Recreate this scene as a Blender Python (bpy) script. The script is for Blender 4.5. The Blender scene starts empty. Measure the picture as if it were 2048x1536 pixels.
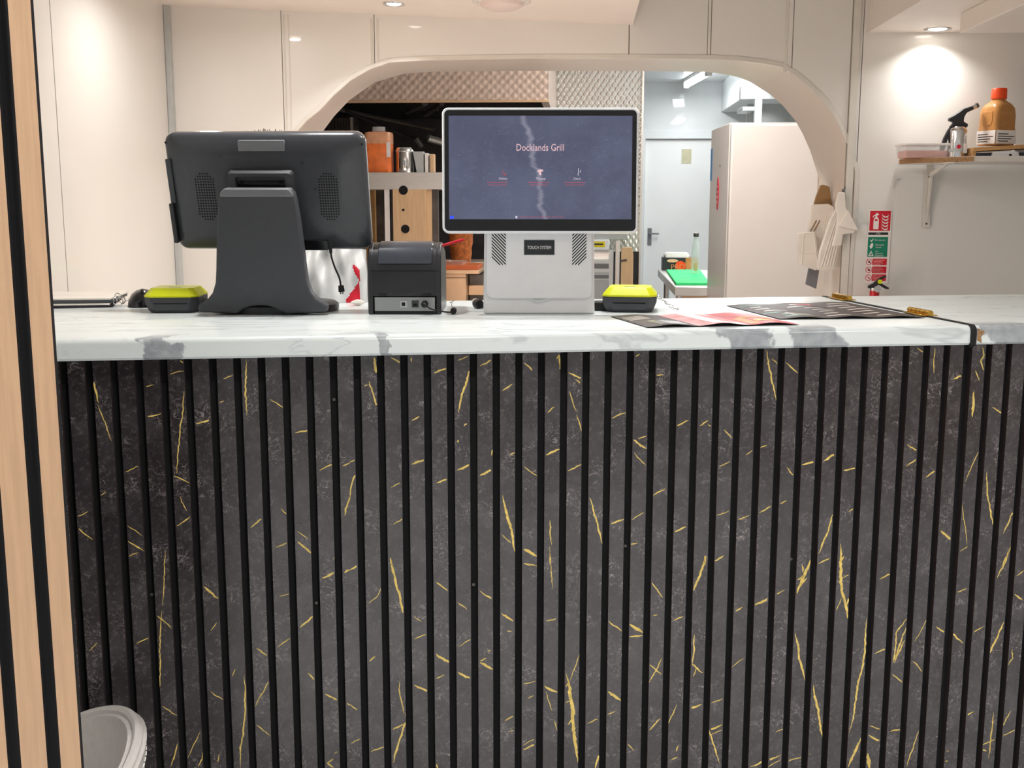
import bpy, bmesh, math, random
from math import sin, cos, tan, radians as RAD, pi
from mathutils import Vector, Matrix
random.seed(7)
SC = bpy.context.scene
COL = SC.collection

# ------------------------------------------------------------------ camera
F = 2200.0
PITCH, YAW = RAD(9.27), RAD(3.6)          # looks a little down, a little left of the room axis
CAMZ = 1.317
cam = bpy.data.cameras.new('camera'); camo = bpy.data.objects.new('camera', cam); COL.objects.link(camo)
cam.sensor_width = 36; cam.lens = F/2048*36; cam.clip_start = .02
camo.location = (0, 0, CAMZ); camo.rotation_euler = (pi/2-PITCH, RAD(-.05), YAW)
SC.camera = camo
# ------------------------------------------------------------------ world, exposure
W = bpy.data.worlds.new('world'); SC.world = W; W.use_nodes = True
W.node_tree.nodes['Background'].inputs[0].default_value = (1, .97, .94, 1)
W.node_tree.nodes['Background'].inputs[1].default_value = .5
SC.view_settings.view_transform = 'Standard'; SC.view_settings.look = 'None'
SC.view_settings.exposure = 0.12; SC.view_settings.gamma = 1
SC.view_settings.use_curve_mapping = False
# ------------------------------------------------------------------ lamp helpers and the added customer-side lamps
def lamp_disc(name, loc, power, col, size=.08, spread=150, rot=(0, 0, 0)):
    l = bpy.data.lights.new(name, 'AREA'); l.shape = 'DISK'; l.size = size; l.energy = power
    l.color = col; l.spread = RAD(spread)
    o = bpy.data.objects.new(name, l); COL.objects.link(o); o.location = loc; o.rotation_euler = rot
    return o
def lamp_rect(name, loc, power, col, sx, sy, rot=(0, 0, 0), spread=180):
    l = bpy.data.lights.new(name, 'AREA'); l.shape = 'RECTANGLE'; l.size = sx; l.size_y = sy
    l.energy = power; l.color = col; l.spread = RAD(spread)
    o = bpy.data.objects.new(name, l); COL.objects.link(o); o.location = loc; o.rotation_euler = rot
    return o
COOL = (1, .98, .955); WARM = (1, .70, .54); WHITE = (.985, .99, 1)
CUST_FILL_LAMPS = [(-1.1, .75), (0.15, .7), (1.5, .85), (-1.0, -.9), (.4, -.9), (1.8, -.9)]  # unseen downlights, added to light the customer side and the counter
CUST_Z = 2.45
for x, y in CUST_FILL_LAMPS:
    lamp_disc('customer_fill_lamp', (x, y, CUST_Z-.02), 13.5, COOL, .09, 110)

# ------------------------------------------------------------------ pixel -> place helpers (2048 x 1536 frame)
_f = Vector((-sin(YAW)*cos(PITCH), cos(YAW)*cos(PITCH), -sin(PITCH)))
_r = Vector((cos(YAW), sin(YAW), 0)); _u = _r.cross(_f)
C0 = Vector((0, 0, CAMZ))
def ray(px, py): return _f + _r*((px-1024)/F) + _u*((768-py)/F)
def at(px, py, Y): d = ray(px, py); return C0 + d*(Y/d.y)
def atz(px, py, z): d = ray(px, py); return C0 + d*((z-CAMZ)/d.z)
def atx(px, py, X): d = ray(px, py); return C0 + d*(X/d.x)
# counter frame: origin on the slat plane, x along the counter, y into the kitchen
CTH = RAD(11.8)
_c, _s = cos(CTH), sin(CTH)
CO = Vector((-(.443*_c+1.881*_s), -(.443*_s-1.881*_c), 0))
ZU, ZT = 1.065, 1.100                      # worktop underside and top
CM = Matrix.Translation(CO) @ Matrix.Rotation(CTH, 4, 'Z')
CMI = CM.inverted()
def atc(px, py, yc):                       # pixel -> counter-frame point on plane y = yc
    o = CMI @ C0; d = CMI.to_3x3() @ ray(px, py); return o + d*((yc-o.y)/d.y)

# ------------------------------------------------------------------ materials
def lin(c):
    if isinstance(c, str): c = [int(c[i:i+2], 16)/255 for i in (0, 2, 4)]
    return tuple(x/12.92 if x <= .04045 else ((x+.055)/1.055)**2.4 for x in c)+(1,)
class NT:
    def __init__(s, m): s.t = m.node_tree; s.n = s.t.nodes; s.l = s.t.links
    def node(s, typ, **kw):
        n = s.n.new(typ)
        for k, v in kw.items():
            if k.startswith('i_'):
                key = k[2:]; key = int(key) if key.isdigit() else key.replace('_', ' ')
                s.put(n.inputs[key], v)
            else: setattr(n, k, v)
        return n
    def put(s, inp, v):
        if hasattr(v, 'is_linked'): s.l.new(v, inp)
        else: inp.default_value = v
    def math(s, op, a, b=0, c=None):
        n = s.n.new('ShaderNodeMath'); n.operation = op
        s.put(n.inputs[0], a); s.put(n.inputs[1], b)
        if c is not None: s.put(n.inputs[2], c)
        return n.outputs[0]
    def mix(s, f, a, b):
        n = s.n.new('ShaderNodeMix'); n.data_type = 'RGBA'
        s.put(n.inputs[0], f); s.put(n.inputs[6], a); s.put(n.inputs[7], b); return n.outputs[2]
    def ramp(s, f, a, b):
        n = s.n.new('ShaderNodeMapRange'); n.interpolation_type = 'SMOOTHSTEP'
        s.put(n.inputs[0], f); n.inputs[1].default_value = a; n.inputs[2].default_value = b; return n.outputs[0]
    def noise(s, vec, scale, detail=4, rough=.55, dist=0):
        n = s.node('ShaderNodeTexNoise'); s.l.new(vec, n.inputs['Vector'])
        n.inputs['Scale'].default_value = scale; n.inputs['Detail'].default_value = detail
        n.inputs['Roughness'].default_value = rough; n.inputs['Distortion'].default_value = dist
        return n.outputs[0]
    def mapping(s, vec, sc=(1, 1, 1), loc=(0, 0, 0), rot=(0, 0, 0)):
        n = s.node('ShaderNodeMapping'); s.l.new(vec, n.inputs[0])
        n.inputs['Scale'].default_value = sc; n.inputs['Location'].default_value = loc; n.inputs['Rotation'].default_value = rot
        return n.outputs[0]
    def bump(s, h, strength=.2, dist=.002):
        n = s.node('ShaderNodeBump'); s.l.new(h, n.inputs['Height'])
        n.inputs['Strength'].default_value = strength; n.inputs['Distance'].default_value = dist
        s.l.new(n.outputs[0], s.n['Principled BSDF'].inputs['Normal'])
MATS = {}
def mat(name, col, rough=.5, metal=0, var=.06, vscale=30, bump=0, coat=0, emit=None, estr=0, trans=0, ior=1.45, alpha=1, stretch=(1, 1, 1), spec=.5):
    """principled material with a light procedural mottling of colour and gloss"""
    if name in MATS: return MATS[name]
    m = bpy.data.materials.new(name); m.use_nodes = True; MATS[name] = m
    t = NT(m); p = t.n['Principled BSDF']; c = lin(col)
    co = t.node('ShaderNodeTexCoord').outputs['Object']
    v = t.mapping(co, stretch)
    n = t.noise(v, vscale, 4)
    a = tuple(x*(1-var) for x in c[:3])+(1,); b = tuple(min(1, x*(1+var)) for x in c[:3])+(1,)
    t.put(p.inputs['Base Color'], t.mix(t.ramp(n, .3, .7), a, b))
    t.put(p.inputs['Roughness'], t.math('MULTIPLY_ADD', n, .12*rough, rough*.94))
    p.inputs['Metallic'].default_value = metal; p.inputs['IOR'].default_value = ior
    p.inputs['Specular IOR Level'].default_value = spec
    if coat: p.inputs['Coat Weight'].default_value = coat; p.inputs['Coat Roughness'].default_value = .03
    if trans: p.inputs['Transmission Weight'].default_value = trans
    if alpha < 1: p.inputs['Alpha'].default_value = alpha
    if emit: p.inputs['Emission Color'].default_value = lin(emit); p.inputs['Emission Strength'].default_value = estr
    if bump: t.bump(n, bump, .002)
    return m

mat('cladding', 'dedcd7', .32, var=.015, vscale=3, coat=.5)
mat('plaster', 'e2d9d0', .6, var=.02, vscale=6, bump=.05)
mat('reveal', 'dccfc4', .35, var=.02, vscale=5)
mat('trim_white', 'd6d2ca', .25, var=.02)
mat('trim_grey', 'b4b8b8', .3, var=.03)
mat('joint', '8e877e', .6)
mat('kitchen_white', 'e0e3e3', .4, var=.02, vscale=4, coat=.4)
mat('door_white', 'eceeec', .3, var=.015, vscale=4)
mat('floor', 'd6d8d8', .35, var=.1, vscale=9)
mat('near_black', '2b282a', .55, var=.3, vscale=12)  # mottled near-black for kitchen walls, grill panels, pipes and gaps
mat('dark_steel', '5a5552', .4, metal=.6, var=.3, vscale=9)
mat('steel', 'd4d1cd', .32, metal=.6, var=.05, vscale=14, stretch=(1, 1, 14))
mat('quilt', 'dedcd8', .28, metal=.6, var=.06)
mat('quilt_warm', 'c9b5a8', .5, metal=.5, var=.08)
mat('chrome', 'd8d8d8', .12, metal=1, var=.03)
mat('black_plastic', '2c2d31', .42, var=.06, vscale=60, bump=.03)
mat('black_gloss', '17181c', .16, var=.05)
mat('charcoal', '424449', .55, var=.05, vscale=150, bump=.06)
mat('grey_plastic', '75767a', .45, var=.04)
mat('lid_gloss', '3a3f48', .18, var=.05)
mat('printer_black', '2a2b2f', .34, var=.05)
mat('port_grey', '9a9d9d', .4, metal=.3, var=.03)
mat('shell_black', '404247', .28, var=.05, vscale=60)
mat('rubber', '131316', .6, var=.1)
mat('hole', '08080a', .8, var=.1)
mat('fridge_white', 'd6cec8', .3, var=.015, vscale=5)
mat('white_plastic', 'e4e4e6', .35, var=.015)
mat('white_rim', 'eceff2', .25, var=.01)
mat('lime', 'd8e016', .35, var=.03)
mat('brass', 'c9a24a', .25, metal=1, var=.1, vscale=120)
mat('gold', 'dcc068', .5, var=.2, vscale=90)
mat('oak', 'b39274', .5, var=.07, vscale=26, stretch=(6, 6, .35), bump=.08)
mat('felt', '0b0a0e', .9, var=.2, vscale=200)
mat('slat_side', '332a28', .6, var=.1)
mat('leather', 'c9c5c2', .38, var=.04, vscale=90, bump=.08)
mat('stitch', 'e8e6e4', .7)
mat('paper_white', 'e6dfd6', .75, var=.04, vscale=18, bump=.1)
mat('paper_brown', '94744d', .8, var=.06, vscale=20)
mat('red_paint', 'c01528', .3, var=.04)
mat('red_cloth', 'c8142c', .6, var=.06)
mat('bag_white', 'd6d6d6', .4, var=.06, vscale=14, bump=.25)
mat('sign_white', 'e8e2df', .35, var=.01)
mat('sign_red', 'c8172f', .4, var=.02)
mat('sign_green', '0f7d62', .4, var=.02)
mat('sign_black', '23272a', .4, var=.02)
mat('cap_orange', 'e64a12', .4, var=.03)
mat('sauce', 'b9834a', .3, var=.18, vscale=16)
mat('orange_pale', 'd39a78', .3, var=.12, vscale=20)
mat('orange_sauce', 'ea7a3c', .35, var=.15, vscale=20)
mat('tub', 'efe9e6', .35, var=.02)
mat('pink_food', 'e88a70', .5, var=.12, vscale=60)
mat('board_wood', 'b98d5a', .55, var=.08, vscale=22, stretch=(.4, 5, 5))
mat('chipboard', '9c7a57', .85, var=.35, vscale=260)
mat('melamine', 'd9d4cd', .4, var=.02)
mat('green_board', '3fcf7a', .6, var=.05, spec=.15)
mat('notice_paper', 'c9c4a6', .7)
mat('blue', '2e7fb8', .4)
mat('ply', 'd9b48c', .6, var=.07, vscale=14, stretch=(6, 6, .5))
mat('meat', 'b4652f', .6, var=.35, vscale=55, bump=.4)
mat('orange_board', 'cf6a3c', .5, var=.06)
mat('warm_lit_steel', 'd8b593', .35, metal=.5, var=.1, vscale=6)  # steel with its warm reflected light put into the colour
mat('yellow_label', 'e3d316', .5)
mat('navy', '2a2d3d', .4)
mat('screen_text', 'd9b6bd', .6, emit='d0aab4', estr=.55)
mat('screen_pink', 'a8586a', .6, emit='b0667c', estr=.2)
mat('screen_white', 'c9c4d2', .6, emit='c0bccb', estr=.45)
mat('screen_blue', '2846e8', .6, emit='2846ff', estr=.6)
mat('label_text', 'f0f0f0', .5)
mat('lamp_glow', 'ffffff', .5, emit='fff6e8', estr=14)
mat('tube_glow', 'ffffff', .5, emit='f4fbff', estr=9)
mat('opal', 'd8c8c2', .4, var=.01)
mat('clear_plastic', 'dfe6e8', .12, var=.02, alpha=.38)
mat('menu_dark', '3a302e', .5, var=.25, vscale=40)
mat('menu_red', 'b8242c', .4, var=.45, vscale=26)
mat('menu_pink', 'd88a8a', .35, var=.35, vscale=30)
mat('menu_grey', '8d8a86', .22, var=.35, vscale=34)
mat('menu_ink', 'c9bfb8', .4)
mat('menu_edge', '16131a', .5)

def make_slat_material():
    m = bpy.data.materials.new('dark_marble'); m.use_nodes = True; MATS['dark_marble'] = m
    t = NT(m); p = t.n['Principled BSDF']
    co = t.node('ShaderNodeTexCoord').outputs['Object']
    big = t.noise(co, 5, 3)
    fine = t.noise(co, 110, 6, .75)
    c = t.mix(t.ramp(big, .3, .7), lin('271f22'), lin('353134'))
    mid = t.noise(t.mapping(co, (1, 1, .8)), 24, 5, .65, .6)
    c = t.mix(t.math('MULTIPLY', t.ramp(mid, .45, .72), .42), c, lin('565154'))
    c = t.mix(t.math('MULTIPLY', t.ramp(fine, .48, .78), .45), c, lin('6d6769'))
    c = t.mix(t.math('MULTIPLY', t.ramp(fine, .42, .25), .35), c, lin('1a1518'))
    # pale threads: thin ridges of a warped noise, only in clusters
    w = t.noise(co, 42, 3, .6, 1.6)
    thread = t.ramp(t.math('ABSOLUTE', t.math('SUBTRACT', w, .5)), .016, .0)
    clus = t.ramp(t.noise(t.mapping(co, loc=(3, 1, 2)), 16, 3), .47, .62)
    c = t.mix(t.math('MULTIPLY', t.math('MULTIPLY', thread, clus), .6), c, lin('b5acaa'))
    t.put(p.inputs['Base Color'], c)
    t.put(p.inputs['Roughness'], t.math('MULTIPLY_ADD', fine, .2, .16)); p.inputs['Specular IOR Level'].default_value = .75
    t.bump(fine, .12, .001)
    return m
make_slat_material()
def make_marble():
    m = bpy.data.materials.new('white_marble'); m.use_nodes = True; MATS['white_marble'] = m
    t = NT(m); p = t.n['Principled BSDF']
    co = t.node('ShaderNodeTexCoord').outputs['Object']
    sx = t.node('ShaderNodeSeparateXYZ'); t.l.new(co, sx.inputs[0])
    v = t.mapping(co, (.5, 3.2, 1.2), rot=(0, 0, RAD(-5)))
    w = t.noise(v, 2.6, 5, .55, .5)
    vein = t.ramp(t.math('ABSOLUTE', t.math('SUBTRACT', w, .5)), .016, .0)
    w2 = t.noise(t.mapping(co, (.7, 3, 1.2), loc=(5, 2, 1), rot=(0, 0, RAD(9))), 3.6, 5, .6, .6)
    vein2 = t.ramp(t.math('ABSOLUTE', t.math('SUBTRACT', w2, .5)), .010, .0)
    gate_ = t.ramp(t.noise(co, 3, 2), .45, .65)
    cloud = t.ramp(t.noise(v, 2.4, 4), .52, .8)
    c = t.mix(t.math('MULTIPLY', cloud, .16), lin('e1e9ea'), lin('aeb5bc'))
    c = t.mix(t.math('MULTIPLY', vein, .38), c, lin('979ca3'))
    c = t.mix(t.math('MULTIPLY', t.math('MULTIPLY', vein2, gate_), .5), c, lin('9095a0'))
    # large slate-grey inclusions, with ragged outlines
    warp = t.noise(co, 22, 4, .6)
    xx = t.math('ADD', t.math('ADD', sx.outputs[0], t.math('MULTIPLY', sx.outputs[2], .49)), t.math('MULTIPLY_ADD', warp, .1, -.05))
    yy = t.ramp(sx.outputs[1], .05, -.02)
    tot = None
    for xc, hw in ((.66, .028), (1.02, .014), (1.66, .045), (1.79, .055), (2.165, .05), (2.3, .03)):
        d = t.ramp(t.math('ABSOLUTE', t.math('SUBTRACT', xx, xc)), hw, hw*.8)
        tot = d if tot is None else t.math('MAXIMUM', tot, d)
    patch = t.math('MULTIPLY', t.math('MULTIPLY', tot, yy), t.math('MULTIPLY_ADD', t.noise(co, 60, 4), .6, .35))
    c = t.mix(patch, c, lin('767b86'))
    t.put(p.inputs['Base Color'], c)
    p.inputs['Roughness'].default_value = .24
    return m
make_marble()
def make_screen():
    m = bpy.data.materials.new('screen_image'); m.use_nodes = True; MATS['screen_image'] = m
    t = NT(m); p = t.n['Principled BSDF']
    co = t.node('ShaderNodeTexCoord').outputs['Object']
    sx = t.node('ShaderNodeSeparateXYZ'); t.l.new(co, sx.inputs[0])
    n = t.noise(co, 7, 5, .6)
    c = t.mix(t.ramp(n, .3, .75), lin('41445a'), lin('51566c'))
    wig = t.noise(t.mapping(co, (.2, .2, 1)), 16, 4, .6)
    xc = t.math('ADD', t.math('MULTIPLY_ADD', wig, .07, -.045), t.math('MULTIPLY', sx.outputs[2], -.17))
    d = t.math('ABSOLUTE', t.math('SUBTRACT', sx.outputs[0], xc))
    v = t.math('MULTIPLY', t.ramp(d, .009, .0), t.math('MULTIPLY', t.noise(co, 60, 4), .6))
    c = t.mix(v, c, lin('a9a6b4'))
    n2 = t.noise(t.mapping(co, (1, 1, 1.6), rot=(0, .6, 0)), 22, 3, .6, 1.2)
    th = t.math('MULTIPLY', t.ramp(t.math('ABSOLUTE', t.math('SUBTRACT', n2, .5)), .01, 0), .12)
    c = t.mix(th, c, lin('8d90a8'))
    p.inputs['Base Color'].default_value = (.01, .01, .013, 1); p.inputs['Roughness'].default_value = .12
    t.put(p.inputs['Emission Color'], c); p.inputs['Emission Strength'].default_value = 1.15
make_screen()

# ------------------------------------------------------------------ mesh helpers
def box(bm, x0, x1, y0, y1, z0, z1, M=None):
    vs = [bm.verts.new((x, y, z)) for x in (x0, x1) for y in (y0, y1) for z in (z0, z1)]
    for q in ((0, 1, 3, 2), (4, 6, 7, 5), (0, 4, 5, 1), (2, 3, 7, 6), (0, 2, 6, 4), (1, 5, 7, 3)):
        bm.faces.new([vs[i] for i in q])
    if M is not None:
        for v in vs: v.co = M @ v.co
    return vs
def loft(bm, rings, cap=True, closed=True):
    R = [[bm.verts.new(p) for p in r] for r in rings]
    n = len(R[0])
    for a, b in zip(R, R[1:]):
        for i in range(n if closed else n-1):
            j = (i+1) % n; bm.faces.new((a[i], a[j], b[j], b[i]))
    if cap and closed:
        bm.faces.new(R[0][::-1]); bm.faces.new(R[-1])
    return R
def frame(d):
    d = d.normalized(); a = Vector((0, 0, 1)) if abs(d.z) < .9 else Vector((1, 0, 0))
    u = d.cross(a).normalized(); return u, d.cross(u)
def cyl(bm, p0, p1, r0, r1=None, seg=16, cap=True):
    p0, p1 = Vector(p0), Vector(p1); r1 = r0 if r1 is None else r1
    u, v = frame(p1-p0)
    loft(bm, [[p+(u*cos(2*pi*i/seg)+v*sin(2*pi*i/seg))*r for i in range(seg)] for p, r in ((p0, r0), (p1, r1))], cap)
def tube(bm, pts, r, seg=8):
    pts = [Vector(p) for p in pts]; rings = []
    u = None
    for i, p in enumerate(pts):
        d = (pts[min(i+1, len(pts)-1)]-pts[max(i-1, 0)]).normalized()
        if u is None: u, v = frame(d)
        else:
            u = (u-d*u.dot(d)).normalized(); v = d.cross(u)
        rr = r[i] if isinstance(r, (list, tuple)) else r
        rings.append([p+(u*cos(2*pi*k/seg)+v*sin(2*pi*k/seg))*rr for k in range(seg)])
    loft(bm, rings)
def spline(pts, n=8):
    pts = [Vector(p) for p in pts]; out = []
    P = [pts[0]]+pts+[pts[-1]]
    for i in range(1, len(P)-2):
        for k in range(n):
            t = k/n; a, b, c, d = P[i-1], P[i], P[i+1], P[i+2]
            out.append(.5*((2*b)+(c-a)*t+(2*a-5*b+4*c-d)*t*t+(3*b-a-3*c+d)*t**3))
    return out+[pts[-1]]
def lathe(bm, prof, seg=24, c=(0, 0, 0), sx=1, sy=1):
    loft(bm, [[(c[0]+r*cos(2*pi*i/seg)*sx, c[1]+r*sin(2*pi*i/seg)*sy, c[2]+z) for i in range(seg)] for r, z in prof])
def prism(bm, poly, y0, y1, M=None):          # outline in x,z pushed along y
    a = [bm.verts.new((x, y0, z)) for x, z in poly]; b = [bm.verts.new((x, y1, z)) for x, z in poly]
    n = len(poly)
    bm.faces.new(a); bm.faces.new(b[::-1])
    for i in range(n): bm.faces.new((a[i], b[i], b[(i+1) % n], a[(i+1) % n]))
    if M is not None:
        for v in a+b: v.co = M @ v.co
def prismz(bm, poly, z0, z1):                 # outline in x,y pushed along z
    a = [bm.verts.new((x, y, z0)) for x, y in poly]; b = [bm.verts.new((x, y, z1)) for x, y in poly]
    n = len(poly)
    bm.faces.new(a[::-1]); bm.faces.new(b)
    for i in range(n): bm.faces.new((a[i], a[(i+1) % n], b[(i+1) % n], b[i]))
def rrect(w, h, r, n=5, cx=0, cz=0):
    out = []
    for sx, sz, a0 in ((1, 1, 0), (-1, 1, 90), (-1, -1, 180), (1, -1, 270)):
        for k in range(n+1):
            a = RAD(a0+90*k/n); out.append((cx+sx*(w/2-r)+r*cos(a), cz+sz*(h/2-r)+r*sin(a)))
    return out
def rbox(bm, w, d, h, r, z0=0, rt=None, cx=0, cy=0):   # box with rounded plan corners and softened top
    rt = r*.4 if rt is None else rt
    rings = []
    for dz, ins in ((0, rt*.3), (rt*.3, 0), (h-rt, 0), (h-rt*.3, rt*.3), (h, rt)):
        rings.append([(cx+x, cy+y, z0+dz) for x, y in rrect(w-2*ins, d-2*ins, max(r-ins, .0005))])
    loft(bm, rings)
def obj(name, bm, m, parent=None, smooth=35, bevel=0, mw=None):
    bmesh.ops.recalc_face_normals(bm, faces=bm.faces)
    me = bpy.data.meshes.new(name); bm.to_mesh(me); bm.free()
    for x in (m if isinstance(m, (list, tuple)) else [m]): me.materials.append(MATS[x])
    if smooth:
        me.polygons.foreach_set('use_smooth', [True]*len(me.polygons)); me.set_sharp_from_angle(angle=RAD(smooth))
    o = bpy.data.objects.new(name, me); COL.objects.link(o)
    if parent: o.parent = parent
    if mw is not None: o.matrix_world = mw
    if bevel:
        b = o.modifiers.new('bevel', 'BEVEL'); b.width = bevel; b.segments = 2; b.limit_method = 'ANGLE'; b.angle_limit = RAD(40)
    return o
def B(): return bmesh.new()
def tag(o, label, cat, group=None):
    o['label'] = label; o['category'] = cat
    if group: o['group'] = group
    return o
def thing(name, label, cat, loc=(0, 0, 0), rz=0, group=None):
    o = bpy.data.objects.new(name, None); COL.objects.link(o); o.empty_display_size = .05
    o.location = loc; o.rotation_euler = (0, 0, rz); return tag(o, label, cat, group)
def struct(name, bm, m, label=None, **k):
    o = obj(name, bm, m, **k); o['kind'] = 'structure'
    if label: o['label'] = label
    return o
def text_bm(s, size, ext=.0002, align='CENTER', M=None, width=1.0):
    cu = bpy.data.curves.new('t', 'FONT'); cu.body = s; cu.size = size; cu.extrude = ext; cu.align_x = align; cu.align_y = 'CENTER'
    cu.resolution_u = 2
    o = bpy.data.objects.new('t', cu); COL.objects.link(o)
    me = bpy.data.meshes.new_from_object(o.evaluated_get(bpy.context.evaluated_depsgraph_get()))
    bm = B(); bm.from_mesh(me)
    bpy.data.objects.remove(o); bpy.data.curves.remove(cu); bpy.data.meshes.remove(me)
    bmesh.ops.transform(bm, matrix=(M if M is not None else Matrix()) @ Matrix.Rotation(pi/2, 4, 'X') @ Matrix.Diagonal((width, 1, 1, 1)), verts=bm.verts)
    return bm                                  # reads in the x,z plane, facing -y
def merge(dst, src):
    me = bpy.data.meshes.new('tmp'); src.to_mesh(me); src.free(); dst.from_mesh(me); bpy.data.meshes.remove(me)
T = Matrix.Translation
def RX(a): return Matrix.Rotation(RAD(a), 4, 'X')
def RY(a): return Matrix.Rotation(RAD(a), 4, 'Y')
def RZ(a): return Matrix.Rotation(RAD(a), 4, 'Z')

# ================================================================== THE SETTING
YW = 4.0                                       # face of the arch wall
YB = 4.42                                      # its kitchen side
XL = at(345, 300, YW).x                        # left side wall
XR = 3.4
XK0, XK1 = -3.2, 2.62                            # kitchen side walls
YK = at(1300, 470, 1).y and 11.2               # kitchen end wall
ZK = 2.5
bm = B(); box(bm, -3.4, XR+.3, -3.2, YK+.2, -.1, 0); struct('floor', bm, 'floor')
# arch outline, front and kitchen side
def arch_pts(pix, Y): return [at(x, y, Y) for x, y in pix]
FR = [(545, 640), (548, 470), (553, 400), (562, 345), (575, 300), (592, 268), (614, 243), (640, 222), (668, 192), (702, 162), (740, 140), (780, 126),
      (850, 122), (950, 120), (1050, 118), (1150, 118), (1257, 118), (1340, 118.5), (1420, 119), (1480, 122), (1530, 128), (1563, 135), (1587, 149), (1616, 173), (1648, 205), (1672, 240), (1688, 275), (1699, 305), (1709, 345), (1704, 440), (1697, 520), (1690, 640)]
BK = [(575, 640), (578, 470), (583, 410), (590, 365), (600, 330), (612, 303), (626, 285), (640, 271), (668, 233), (699, 200), (749, 165), (807, 148),
      (874, 143), (960, 142.5), (1050, 142), (1150, 142), (1257, 142), (1340, 142.5), (1418, 144), (1455, 149), (1480, 155), (1500, 163), (1518, 174), (1540, 188), (1566, 211), (1590, 240), (1606, 268), (1620, 300), (1638, 357), (1634, 440), (1628, 520), (1621, 640)]
fp, bp = arch_pts(FR, YW), arch_pts(BK, YB)
fp[0].z = fp[-1].z = bp[0].z = bp[-1].z = 0
fp[0].x = fp[1].x; bp[0].x = bp[1].x; fp[-1].x = fp[-2].x; bp[-1].x = bp[-2].x
bm = B()
loft(bm, [fp, bp], closed=False)                                   # reveal
ZTOP = 2.75
def wall_sheet(bm, pts, Y, x0, x1, zt):
    for a, b in zip(pts, pts[1:]):
        if abs(b.x-a.x) < 1e-6: continue
        vs = [bm.verts.new(p) for p in ((a.x, Y, a.z), (b.x, Y, b.z), (b.x, Y, zt), (a.x, Y, zt))]
        bm.faces.new(vs)
def zarch(x, pts):
    zs = [a.z+(b.z-a.z)*(x-a.x)/(b.x-a.x) for a, b in zip(pts, pts[1:]) if a.x != b.x and min(a.x, b.x) <= x <= max(a.x, b.x)]
    return max(zs) if zs else 0.0
wall_sheet(bm, bp[1:-1], YB, 0, 0, ZTOP)
for x0, x1 in ((XK0, bp[1].x), (max(p.x for p in bp), XR)):
    bm.faces.new([bm.verts.new(p) for p in ((x0, YB, 0), (x1, YB, 0), (x1, YB, ZTOP), (x0, YB, ZTOP))])
wall = struct('wall_back', bm, 'reveal', 'white wall with a wide arched opening to the kitchen', smooth=50)
# glossy cladding sheets on the arch wall, each 6 mm proud of the core, cut to the arch
def panel_cols(x0, x1):
    xs = sorted({x0, x1}|{p.x for p in fp if x0 < p.x < x1}); return xs
JX = [XL, at(571, 300, YW).x, at(749, 80, YW).x, at(1258, 80, YW).x, at(1421, 80, YW).x, at(1584, 100, YW).x, at(1719, 200, YW).x, at(2150, 200, YW).x, XR]
xmin, xmax = min(p.x for p in fp), max(p.x for p in fp)
for a, b in zip(JX, JX[1:]):
    g = .0015
    segs = []
    cuts = [a+g]+[x for x in (xmin, xmax) if a+g < x < b-g]+[b-g]
    bm = B()
    for c0, c1 in zip(cuts, cuts[1:]):
        inside = xmin-1e-4 <= c0 and c1 <= xmax+1e-4
        xs = panel_cols(c0, c1)
        y0, y1 = YW-.006, YW+.002; rings = []
        for q_, u in enumerate(xs):
            zl = zarch(u+(1e-5 if q_ == 0 else -1e-5 if q_ == len(xs)-1 else 0), fp) if inside else 0
            rings.append([(u, y0, zl), (u, y0, ZTOP), (u, y1, ZTOP), (u, y1, zl)])
        loft(bm, rings)
    obj('wall_panel', bm, 'cladding', wall, smooth=20)
def strip_between(px, y0, y1, w, m, proud=.008, name='joint_strip', parent=None):
    a, b = at(px, y0, YW), at(px, y1, YW)
    bm = B(); box(bm, a.x-w/2, a.x+w/2, YW-proud, YW-.004, b.z, a.z)
    return obj(name, bm, m, parent or wall, bevel=.001)
strip_between(743, 38, 131, .007, 'trim_white'); strip_between(755, 38, 128, .007, 'trim_white')
strip_between(1421, -160, 118, .003, 'joint', .0068); strip_between(1258, 30, 117, .003, 'joint', .0068)
strip_between(568, 30, 290, .005, 'trim_white'); strip_between(577, 30, 290, .004, 'trim_white')
strip_between(1581, -160, 144, .012, 'trim_white', .0075)
bm = B(); a = at(742, 128, YW); box(bm, a.x-.002, a.x+.03, YW-.0085, YW-.006, a.z-.01, a.z-.004); obj('tape_scrap', bm, 'blue', wall)
strip_between(1723, -160, 620, .024, 'trim_white', .012)
strip_between(1714, -160, 620, .004, 'joint', .0068)
# raised edging round the front of the arch
bm = B(); rings = []
for i, p in enumerate(fp):
    t = (fp[min(i+1, len(fp)-1)]-fp[max(i-1, 0)]); t.y = 0; t.normalize(); n = Vector((-t.z, 0, t.x))
    rings.append([p+n*.001+Vector((0, -.010, 0)), p+n*.015+Vector((0, -.0085, 0)), p+n*.015+Vector((0, -.002, 0)), p+n*.001+Vector((0, .004, 0))])
loft(bm, rings); obj('arch_edging', bm, 'trim_white', wall, smooth=50)
# left side wall, two sheets with a joint and a corner trim
wl = B(); box(wl, XL-.12, XL-.004, -.6, YW+.02, 0, ZTOP); wall_left = struct('wall_left', wl, 'joint')
yj = atx(118, 300, XL).y
for y0, y1 in ((-.6, yj-.0025), (yj+.0025, YW-.03)):
    bm = B(); box(bm, XL-.006, XL, y0, y1, 0, ZTOP); obj('wall_panel', bm, 'cladding', wall_left)
bm = B(); box(bm, XL, XL+.02, YW-.03, YW-.004, 0, ZTOP); t = struct('trim_1', bm, 'trim_grey', bevel=.002)
bm = B(); box(bm, XR, XR+.12, -3, YW+.6, 0, ZTOP); struct('wall_right', bm, 'plaster')
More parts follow.
